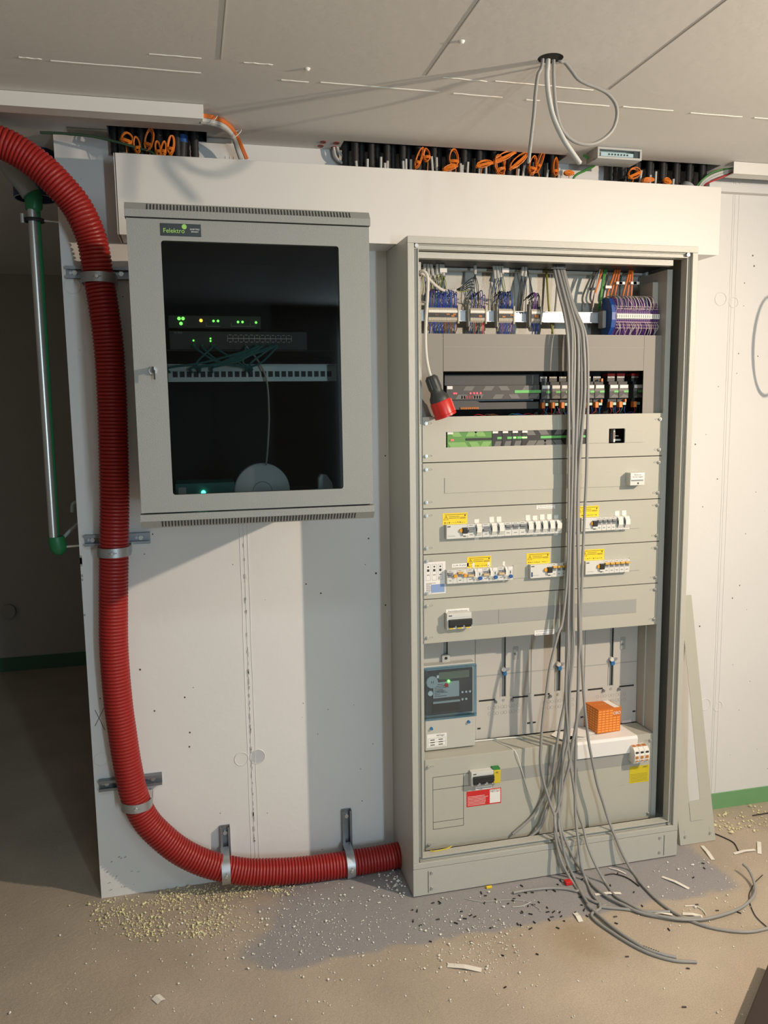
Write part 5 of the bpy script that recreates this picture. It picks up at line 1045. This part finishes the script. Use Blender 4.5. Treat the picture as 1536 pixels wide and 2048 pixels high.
for u, v, dx in ((1283, 341, -.008), (1301, 350, 0), (1312, 343, .003), (1340, 360, 0), (1347, 358, .002)): stub(u, v, dx, l='pale cable end from the left in the right ceiling opening', g='cable ends in the right opening')
for i, (pts, l) in enumerate((([(672, 287), (678, 302), (690, 318), (706, 332)], 'long pale cable curving from a red-rimmed hole into the duct'), ([(668, 298), (672, 314), (684, 326), (700, 334)], 'second pale cable curving into the duct below the longer one'))):
    P = [Y(u, v, -.03) for u, v in pts]; P.append(Vector((P[-1].x+.02, -.04, 2.34))); P.insert(0, Vector((P[0].x-.003, -.035, H+.03))); tag(MB().tube(smooth(P, 6), .0045, 8).build('cut_cable', 'light_cable', smo=True), l, 'cable')
for u, v in ((646, 284), (641, 292), (673, 286), (668, 295)):
    p = Z(u, v, H); MB().tube([(p.x+.009*math.cos(a), p.y+.012*math.sin(a), H-.0005) for a in [i/16*6.283 for i in range(16)]], .0012, 5, closed=True).build('conduit_rim', 'red_hose', ceil); MB().cyl((p.x, p.y, H-.0008), (p.x, p.y, H), .009, 16).build('conduit_mouth', 'brown_wire', ceil)
# orange pull-wire coils
def coil(u, v, w, h, tilt, l, m='orange_wire', y=-.09):
    c = Y(u, v, y); s = 1/650.0; w *= s*.58; h *= s*.56; ct, st_ = math.cos(tilt), math.sin(tilt); b = MB()
    for k in range(5):
        j = random.uniform(.85, 1.1); dy = (k-2)*.003; ox = random.uniform(-.002, .002); P = []
        for i in range(20):
            a = i/20*6.283; x = w*j*math.cos(a)+ox; z = h*j*math.sin(a)+random.uniform(-.0006, .0006); P.append((c.x+x*ct-z*st_, y+dy+.002*math.sin(a*2), c.z+x*st_+z*ct))
        b.tube(P, .0014, 5, closed=True)
    for k in range(3):
        zz = -h*.55+k*.003; P = [(c.x+(w*1.15*math.cos(a))*ct-zz*st_, y+.010*math.sin(a), c.z+(w*1.15*math.cos(a))*st_+zz*ct) for a in [i/10*6.283 for i in range(10)]]; b.tube(P, .0014, 5, closed=True)
    b.tube(smooth([(c.x+h*.9*st_, y, c.z-h*.9*ct), (c.x+random.uniform(-.01, .01), y+.01, c.z-h-.01), (c.x, -.07, 2.33)], 4), .0014, 5)
    return tag(b.build('wire_coil', m), l, 'wire coil')
random.seed(4)
def ln(i, s): return 'small orange wire coil '+s
coil(838, 316, 9, 40, -.35, ln(0, 'standing tallest, first from the left in the middle opening')); coil(853, 310, 12, 22, .1, ln(0, 'rounded, right beside the first one in the middle opening'))
coil(908, 316, 16, 30, .0, ln(0, 'thick upright ring in the middle opening, second cluster')); coil(900, 335, 26, 8, .3, ln(0, 'lying flat at the foot of the thick upright ring'))
coil(968, 328, 30, 12, .25, ln(0, 'stretched sideways, leftmost of the big central tangle')); coil(1008, 313, 44, 14, .45, ln(0, 'largest, slanting up to the right in the central tangle')); coil(1000, 330, 16, 34, .2, ln(0, 'bunched below the largest slanting one'))
coil(1036, 322, 40, 14, .7, ln(0, 'steeply slanting, just left of the thin hanging cable')); coil(1066, 330, 14, 34, -.2, ln(0, 'right of the thin hanging cable end')); coil(1080, 322, 8, 44, -.35, ln(0, 'thin and tall, leaning right in the middle opening'))
coil(1110, 334, 10, 36, 0, ln(0, 'narrow upright, last but one in the middle opening')); coil(1138, 346, 18, 8, 0, ln(0, 'tiny, at the right end of the middle opening'))
coil(1268, 346, 26, 20, .4, ln(0, 'fan-shaped, in the right opening beside the small enclosure')); coil(1296, 360, 22, 8, .1, ln(0, 'low, between pale cable ends in the right opening')); coil(1334, 362, 16, 10, -.3, ln(0, 'low, farthest right in the right opening'))
for u, v, w, h, ti, s in ((254, 278, 18, 20, -.3, 'leftmost in the left opening, behind the dark green cable'), (274, 290, 10, 26, .1, 'small, second in the left opening'), (298, 280, 12, 36, -.25, 'tall and bright in the middle of the left opening'), (316, 298, 8, 24, .1, 'short, right of the tall one in the left opening'), (328, 298, 8, 24, -.2, 'leaning, fourth in the left opening'), (342, 290, 10, 32, -.15, 'rightmost in the left opening beside the blue conduit')):
    coil(u, v, w, h, ti, ln(0, s))
p = Y(364, 268, -.05); t = thing('blue_conduit', 'black conduit with a bright blue collar at the left opening', 'conduit', (p.x, -.05, 2.41)); MB().cyl((p.x-.004, -.05, 2.41), (p.x, -.05, 2.455), .015, 14).build('pipe', 'black_plastic', t, True); MB().cyl((p.x, -.05, 2.452), (p.x+.001, -.05, 2.474), .016, 14).build('collar', 'button_blue', t, True)
# dark green cable sticking out to the left
P = [Y(80, 265, -.10), Y(130, 267, -.10), Y(180, 272, -.10), Y(230, 283, -.10), Y(275, 296, -.095), Y(308, 308, -.09)]; P.append(Vector((P[-1].x+.03, -.08, 2.35))); tag(MB().tube(smooth(P, 6), .004, 8).build('earth_cable', 'dark_green_cable', smo=True), 'dark green earth cable sticking out to the left above the wide duct', 'cable')
P = [Vector((.64, -.15, 2.46)), Y(1190, 328, -.12), Y(1172, 340, -.10), Y(1150, 352, -.09), Vector((Y(1135, 358, -.08).x, -.08, 2.37)), Vector((.52, -.07, 2.33))]; tag(MB().tube(smooth(P, 6), .004, 8).build('earth_cable', 'green_cable', smo=True), 'green-yellow earth cable running from the small enclosure into the wide duct', 'cable')
# cable bends leaving the slim ducts
for i, (m, o) in enumerate((('orange_cable', 0), ('orange_cable', -3), ('light_cable', 6), ('light_cable', 9), ('grey_cable', 12))):
    pts = [(400, 232+o, -.29), (424, 236+o, -.26), (446, 244+o, -.22), (462-o*.3, 257+o*.8, -.17), (474-o*.6, 275+o*.3, -.11), (483-o*.9, 296, -.08), (492-o, 318, -.07)]
    P = [Y(*p) for p in pts]; tag(MB().tube(smooth(P, 6), .0045, 8).build('duct_cable', m, smo=True), {'orange_cable': ('lower' if o == 0 else 'upper')+' orange cable bending from the left ceiling duct into the wide duct', 'light_cable': ('outer' if o == 6 else 'inner')+' pale cable bending from the left ceiling duct down beside the orange ones', 'grey_cable': 'innermost grey cable bending down from the left ceiling duct'}[m], 'cable', {'orange_cable': 'orange duct cables', 'light_cable': 'pale duct cables'}.get(m))
for u, v, y in ((423, 240, -.262), (472, 268, -.145)):
    p = Y(u, v, y); tag(MB().tube([(p.x+.016*math.cos(a), p.y-.002+.012*math.sin(a), p.z+.010*math.sin(a)+.012*math.cos(a)) for a in [i/14*6.283 for i in range(14)]], .0014, 5, closed=True).build('cable_tie', 'device_white'), 'white cable tie around the bending cables, '+('near the left ceiling duct' if u < 440 else 'farther from the left ceiling duct'), 'cable tie')
for i, (m, o) in enumerate((('light_cable', 0), ('light_cable', 5), ('green_cable', -5), ('red_wire', 11), ('black_wire', -2))):
    pts = [(1480, 336+o*.5, -.12), (1462, 340+o*.6, -.11), (1440, 345+o, -.10), (1420, 353+o, -.09), (1405+o*.5, 364+o*.5, -.08), (1396+o, 376, -.07)]
    P = [Y(*p) for p in pts]; tag(MB().tube(smooth(P, 6), .0048 if o in (0, 5) else .003, 8).build('duct_cable', m, smo=True), {'light_cable': ('upper' if o == 0 else 'lower')+' thick pale cable curving from the right ceiling duct into the wide duct', 'green_cable': 'green wire above the pale cables at the right duct end', 'red_wire': 'red wire below the pale cables at the right duct end', 'black_wire': 'black wire beside the pale cables at the right duct end'}[m], 'cable', 'pale cables at the right duct' if m == 'light_cable' else None)
p = Y(1372, 362, -.06); tag(MB().cyl((p.x-.02, -.06, 2.36), (p.x+.01, -.06, 2.41), .024, 18).build('grey_conduit', 'grey_pipe', smo=True), 'wide grey conduit mouth in the right ceiling opening', 'conduit')

# added coil of cable, unseen beyond the right edge, to cast the ring shadow
qc = Vector((1.498, 0, 1.665)); dl = (LAMP-qc); c = qc+dl*.15
b = MB()
for k in range(3): b.tube([(c.x+.052*math.cos(a)*(1+.05*k), c.y+k*.006, c.z+.16+.16*math.sin(a)) for a in [i/30*6.283 for i in range(30)]], .0045, 7, closed=True)
b.tube([(c.x, c.y, c.z+.31), (c.x, c.y, 2.40), (c.x, -.12, 2.433)], .004, 6)
tag(b.build('hanging_coil', 'grey_cable', smo=True), 'unseen grey cable loop added to cast the ring shadow at the right', 'cable')

# ================================================================== LEANING COVER PANEL
t = thing('spare_cover_panel', 'narrow beige cover panel with a long cut-out leaning against the wall beside the cabinet', 'cover panel', (1.127, -.21, 0))
Lp = .925; ang = math.atan2(.205, .90)
Mp = Matrix.Translation((1.0525, -.214, .002)) @ Matrix.Rotation(-ang, 4, 'X')
def pb(name, m, x0, x1, z0, z1, y0, y1, par):
    b = MB().box(x0, x1, y0, y1, z0, z1); b.v = [tuple(Mp @ Vector(v)) for v in b.v]; return b.build(name, m, par)
b = MB()
for q in ((0, .055, 0, Lp), (.101, .15, 0, Lp), (.055, .101, 0, .155), (.055, .101, .78, Lp)): b.box(q[0], q[1], 0, .0015, q[2], q[3])
b.box(0, .0015, .0015, .012, 0, Lp); b.box(.1485, .15, .0015, .012, 0, Lp); b.v = [tuple(Mp @ Vector(v)) for v in b.v]; b.build('plate', 'panel_grey', t)
pb('blanking_strip', 'panel_grey', .052, .104, .083, .150, -.0015, 0, t); pb('strip_edge', 'slot_grey', .052, .104, .082, .083, -.0018, 0, t); pb('strip_edge', 'slot_grey', .0515, .0525, .083, .150, -.0018, 0, t)
for x in (.022, .128):
    a = Mp @ Vector((x, 0, .030)); c = Mp @ Vector((x, -.006, .030)); MB().cyl(a, c, .0055, 12, .004).build('screw', 'steel', t, True); pb('screw_slot', 'slot_grey', x-.0015, x+.0015, .038, .052, -.0004, 0, t)

# ================================================================== THINGS ON THE FLOOR
random.seed(77)
def flat(u0, v0, u1, v1, w, m, name, label, cat, grp=None, th=.0008, lift=.0008):
    a = Z(u0, v0, .001); c = Z(u1, v1, .001); d_ = nrm(c-a); n_ = Vector((-d_.y, d_.x, 0))*w/2; b = MB()
    mid_ = (a+c)/2+Vector((0, 0, .004)); P = [a, mid_, c]
    for i, p in enumerate(P):
        for s in (-1, 1):
            for k in (0, 1): b.v.append((p.x+n_.x*s, p.y+n_.y*s, p.z+lift+th*k))
    for i in range(2):
        q = i*4; r_ = q+4; b.f += [(q, r_, r_+1, q+1), (q+2, q+3, r_+3, r_+2), (q, q+2, r_+2, r_), (q+1, r_+1, r_+3, q+3)]
    b.f += [(0, 1, 3, 2), (8, 10, 11, 9)]
    return tag(b.build(name, m), label, cat, grp)
for u0, v0, u1, v1, w, l in ((895, 1931, 963, 1941, .018, 'white paper strip lying alone on the front floor'), (1324, 1754, 1378, 1778, .012, 'long white paper strip on the grey patch right of the cables'), (1404, 1692, 1426, 1720, .014, 'white paper strip beside the leaning cover panel'), (1468, 1708, 1510, 1700, .012, 'torn white paper strip near the right floor edge'), (1518, 1684, 1519, 1708, .014, 'short upright white strip at the right floor edge'), (1190, 1790, 1242, 1787, .012, 'white paper strip beneath the grey cables near the plinth'), (1150, 1826, 1162, 1844, .016, 'pointed white scrap in front of the cables on the floor'), (1300, 1826, 1345, 1830, .010, 'white strip under the curving cables'), (1365, 1828, 1405, 1834, .014, 'white strip under the right part of the curving cables'), (1218, 1736, 1252, 1748, .005, 'thin white strip close to the plinth, right of the cables'), (309, 2004, 325, 1994, .030, 'small bent white scrap on the lower left floor')):
    flat(u0, v0, u1, v1, w, 'paper_scrap', 'paper_strip', l, 'paper scrap')
p = Z(1136, 1768, .001); tag(B('red_clip', 'label_red', p.x-.012, p.x+.012, p.y-.010, p.y+.010, .001, .014, bevel=.002), 'small red plastic piece beneath the cables at the plinth', 'clip')
p = Z(978, 1776, .001); tag(B('yellow_clip', 'label_yellow', p.x-.010, p.x+.010, p.y-.004, p.y+.004, .001, .008, bevel=.001), 'small yellow plastic piece in front of the plinth', 'clip')
for pts, m, l, r in (([(1424, 1665), (1450, 1676), (1468, 1686), (1477, 1702)], 'black_wire', 'black wire offcut beside the leaning cover panel', .002), ([(1505, 1631), (1536, 1626), (1560, 1620)], 'black_wire', 'black wire piece at the right edge near the green skirting', .002), ([(1525, 1750), (1508, 1768), (1498, 1795), (1510, 1830), (1536, 1856)], 'black_wire', 'thin black wire crossing the curled cable end at the right', .0015),
                  ([(1210, 1750), (1230, 1748), (1255, 1756), (1278, 1772)], 'dark_brown', 'brown curved wire offcut right of the cables', .002), ([(930, 1797), (965, 1803), (1010, 1800), (1050, 1802), (1075, 1815), (1082, 1822)], 'light_cable', 'thin pale strand lying in front of the plinth', .001), ([(1025, 1814), (1045, 1812), (1062, 1804)], 'light_cable', 'short pale strand in front of the thin one', .0015),
                  ([(1370, 1812), (1390, 1812), (1405, 1820), (1412, 1830)], 'paper_scrap', 'curled paper ribbon among the cables at the right', .002)):
    P = [Z(u, v, .003) for u, v in pts]; tag(MB().tube(smooth(P, 6), r, 6).build('wire_offcut', m, smo=True), l, 'wire offcut')
# dark cable snippets
sn = None; base = MB().cyl((-.0052, 0, .0022), (.0052, 0, .0022), .002, 7).build('wire_snippet', 'black_wire', origin=(0, 0, 0)); tag(base, 'tiny dark wire snippet scattered on the floor before the cabinet', 'wire snippet', 'dark wire snippets on the floor')
def floor_ok(x, y): return y < -.29 or (x > 1.25 and y < -.03) or (x < -.01 and y < -.012)
cnt = 0
while cnt < 80:
    u = random.gauss(1060, 140) if cnt < 62 else random.uniform(850, 1530); v = random.uniform(1700, 1860) if cnt < 66 else random.uniform(1800, 2030); p = Z(u, v)
    if not floor_ok(p.x, p.y): continue
    o = base if cnt == 0 else base.copy()
    if cnt: COL.objects.link(o)
    o.location = (p.x, p.y, 0); o.rotation_euler = (0, 0, random.uniform(0, 3.14)); s = random.uniform(.6, 1.3); o.scale = (s, 1, 1); cnt += 1
# insulation crumbs: uncountable debris
def crumbs(name, m, n, pick, smin, smax, label):
    b = MB()
    for i in range(n):
        for _ in range(30):
            x, y = pick()
            if floor_ok(x, y): break
        s = random.uniform(smin, smax)*(1 if random.random() < .85 else 1.7); k = len(b.v); zc = s*.45
        for dx, dy, dz in ((1, 0, 0), (-.8, .2, 0), (.1, 1, 0), (-.1, -.9, 0), (0, .1, 1), (0, 0, -1)):
            b.v.append((x+s*.55*(dx+random.uniform(-.35, .35)), y+s*.55*(dy+random.uniform(-.35, .35)), max(.0003, zc+s*.45*(dz+random.uniform(-.3, .3)))))
        b.f += [(k+4, k, k+2), (k+4, k+2, k+1), (k+4, k+1, k+3), (k+4, k+3, k), (k+5, k+2, k), (k+5, k+1, k+2), (k+5, k+3, k+1), (k+5, k, k+3)]
    return tag(b.build(name, m), label, 'debris', kind='stuff')
cl = [(470, 1770, 40, 6), (400, 1782, 30, 6), (250, 1800, 60, 12), (380, 1830, 90, 22), (430, 1795, 26, 8), (400, 1815, 30, 8), (360, 1790, 22, 9), (330, 1800, 18, 10), (300, 1850, 26, 10), (270, 1845, 24, 12), (240, 1815, 20, 14), (280, 1870, 18, 6), (400, 1850, 20, 8), (440, 1845, 25, 6), (385, 1870, 30, 5), (540, 1775, 26, 5), (560, 1783, 18, 6), (480, 1785, 18, 6), (320, 1830, 8, 22), (210, 1830, 16, 18), (345, 1800, 28, 10)]
def py_():
    u, v, su, sv = random.choice(cl); p = Z(random.gauss(u, su), random.gauss(v, sv)); return p.x, p.y
crumbs('insulation_crumbs', 'crumb_yellow', 1300, py_, .003, .0068, 'pale yellow insulation crumbs heaped on the floor below the hose bend')
def pw_():
    r_ = random.random()
    if r_ < .55: p = Z(random.gauss(600, 150), random.gauss(1855, 60))
    elif r_ < .80: p = Z(random.gauss(960, 60), random.gauss(1880, 50))
    elif r_ < .90: p = Z(random.gauss(1420, 90), random.gauss(1760, 50))
    else: p = Z(random.uniform(0, 1536), random.uniform(1820, 2040))
    return p.x, p.y
crumbs('insulation_grains', 'crumb_white', 1250, pw_, .0026, .0055, 'white insulation grains strewn over the floor before the cabinets')
cy_ = lambda: (lambda p: (p.x, p.y))(Z(random.choice([1440, 1470, 1505, 1530, 1450])+random.gauss(0, 22), random.choice([1625, 1655, 1650, 1640])+random.gauss(0, 10)))
crumbs('insulation_crumbs', 'crumb_yellow', 110, cy_, .004, .010, 'pale yellow insulation crumbs near the green skirting at the right')
crumbs('insulation_crumbs', 'crumb_white', 60, lambda: (lambda p: (p.x, p.y))(Z(random.gauss(790, 22), random.gauss(1770, 16))), .004, .008, 'white crumbs beside the left foot of the tall cabinet')
# dark object at the lower right corner
t = thing('timber_block', 'dark brown block cut off by the lower right corner of the picture', 'timber', (1.05, -1.2, 0))
a = Z(1502, 2048, .0); c = Z(1538, 1955, .0); n_ = nrm(c-a); s_ = Vector((n_.y, -n_.x, 0)); b = MB(); P = [a-n_*.3, c+n_*.03, c+n_*.03+s_*.25, a-n_*.3+s_*.25]
b.prism([(p.x, p.y) for p in P], 'z', .0005, .06); b.build('block', 'dark_brown', t, bevel=.003)
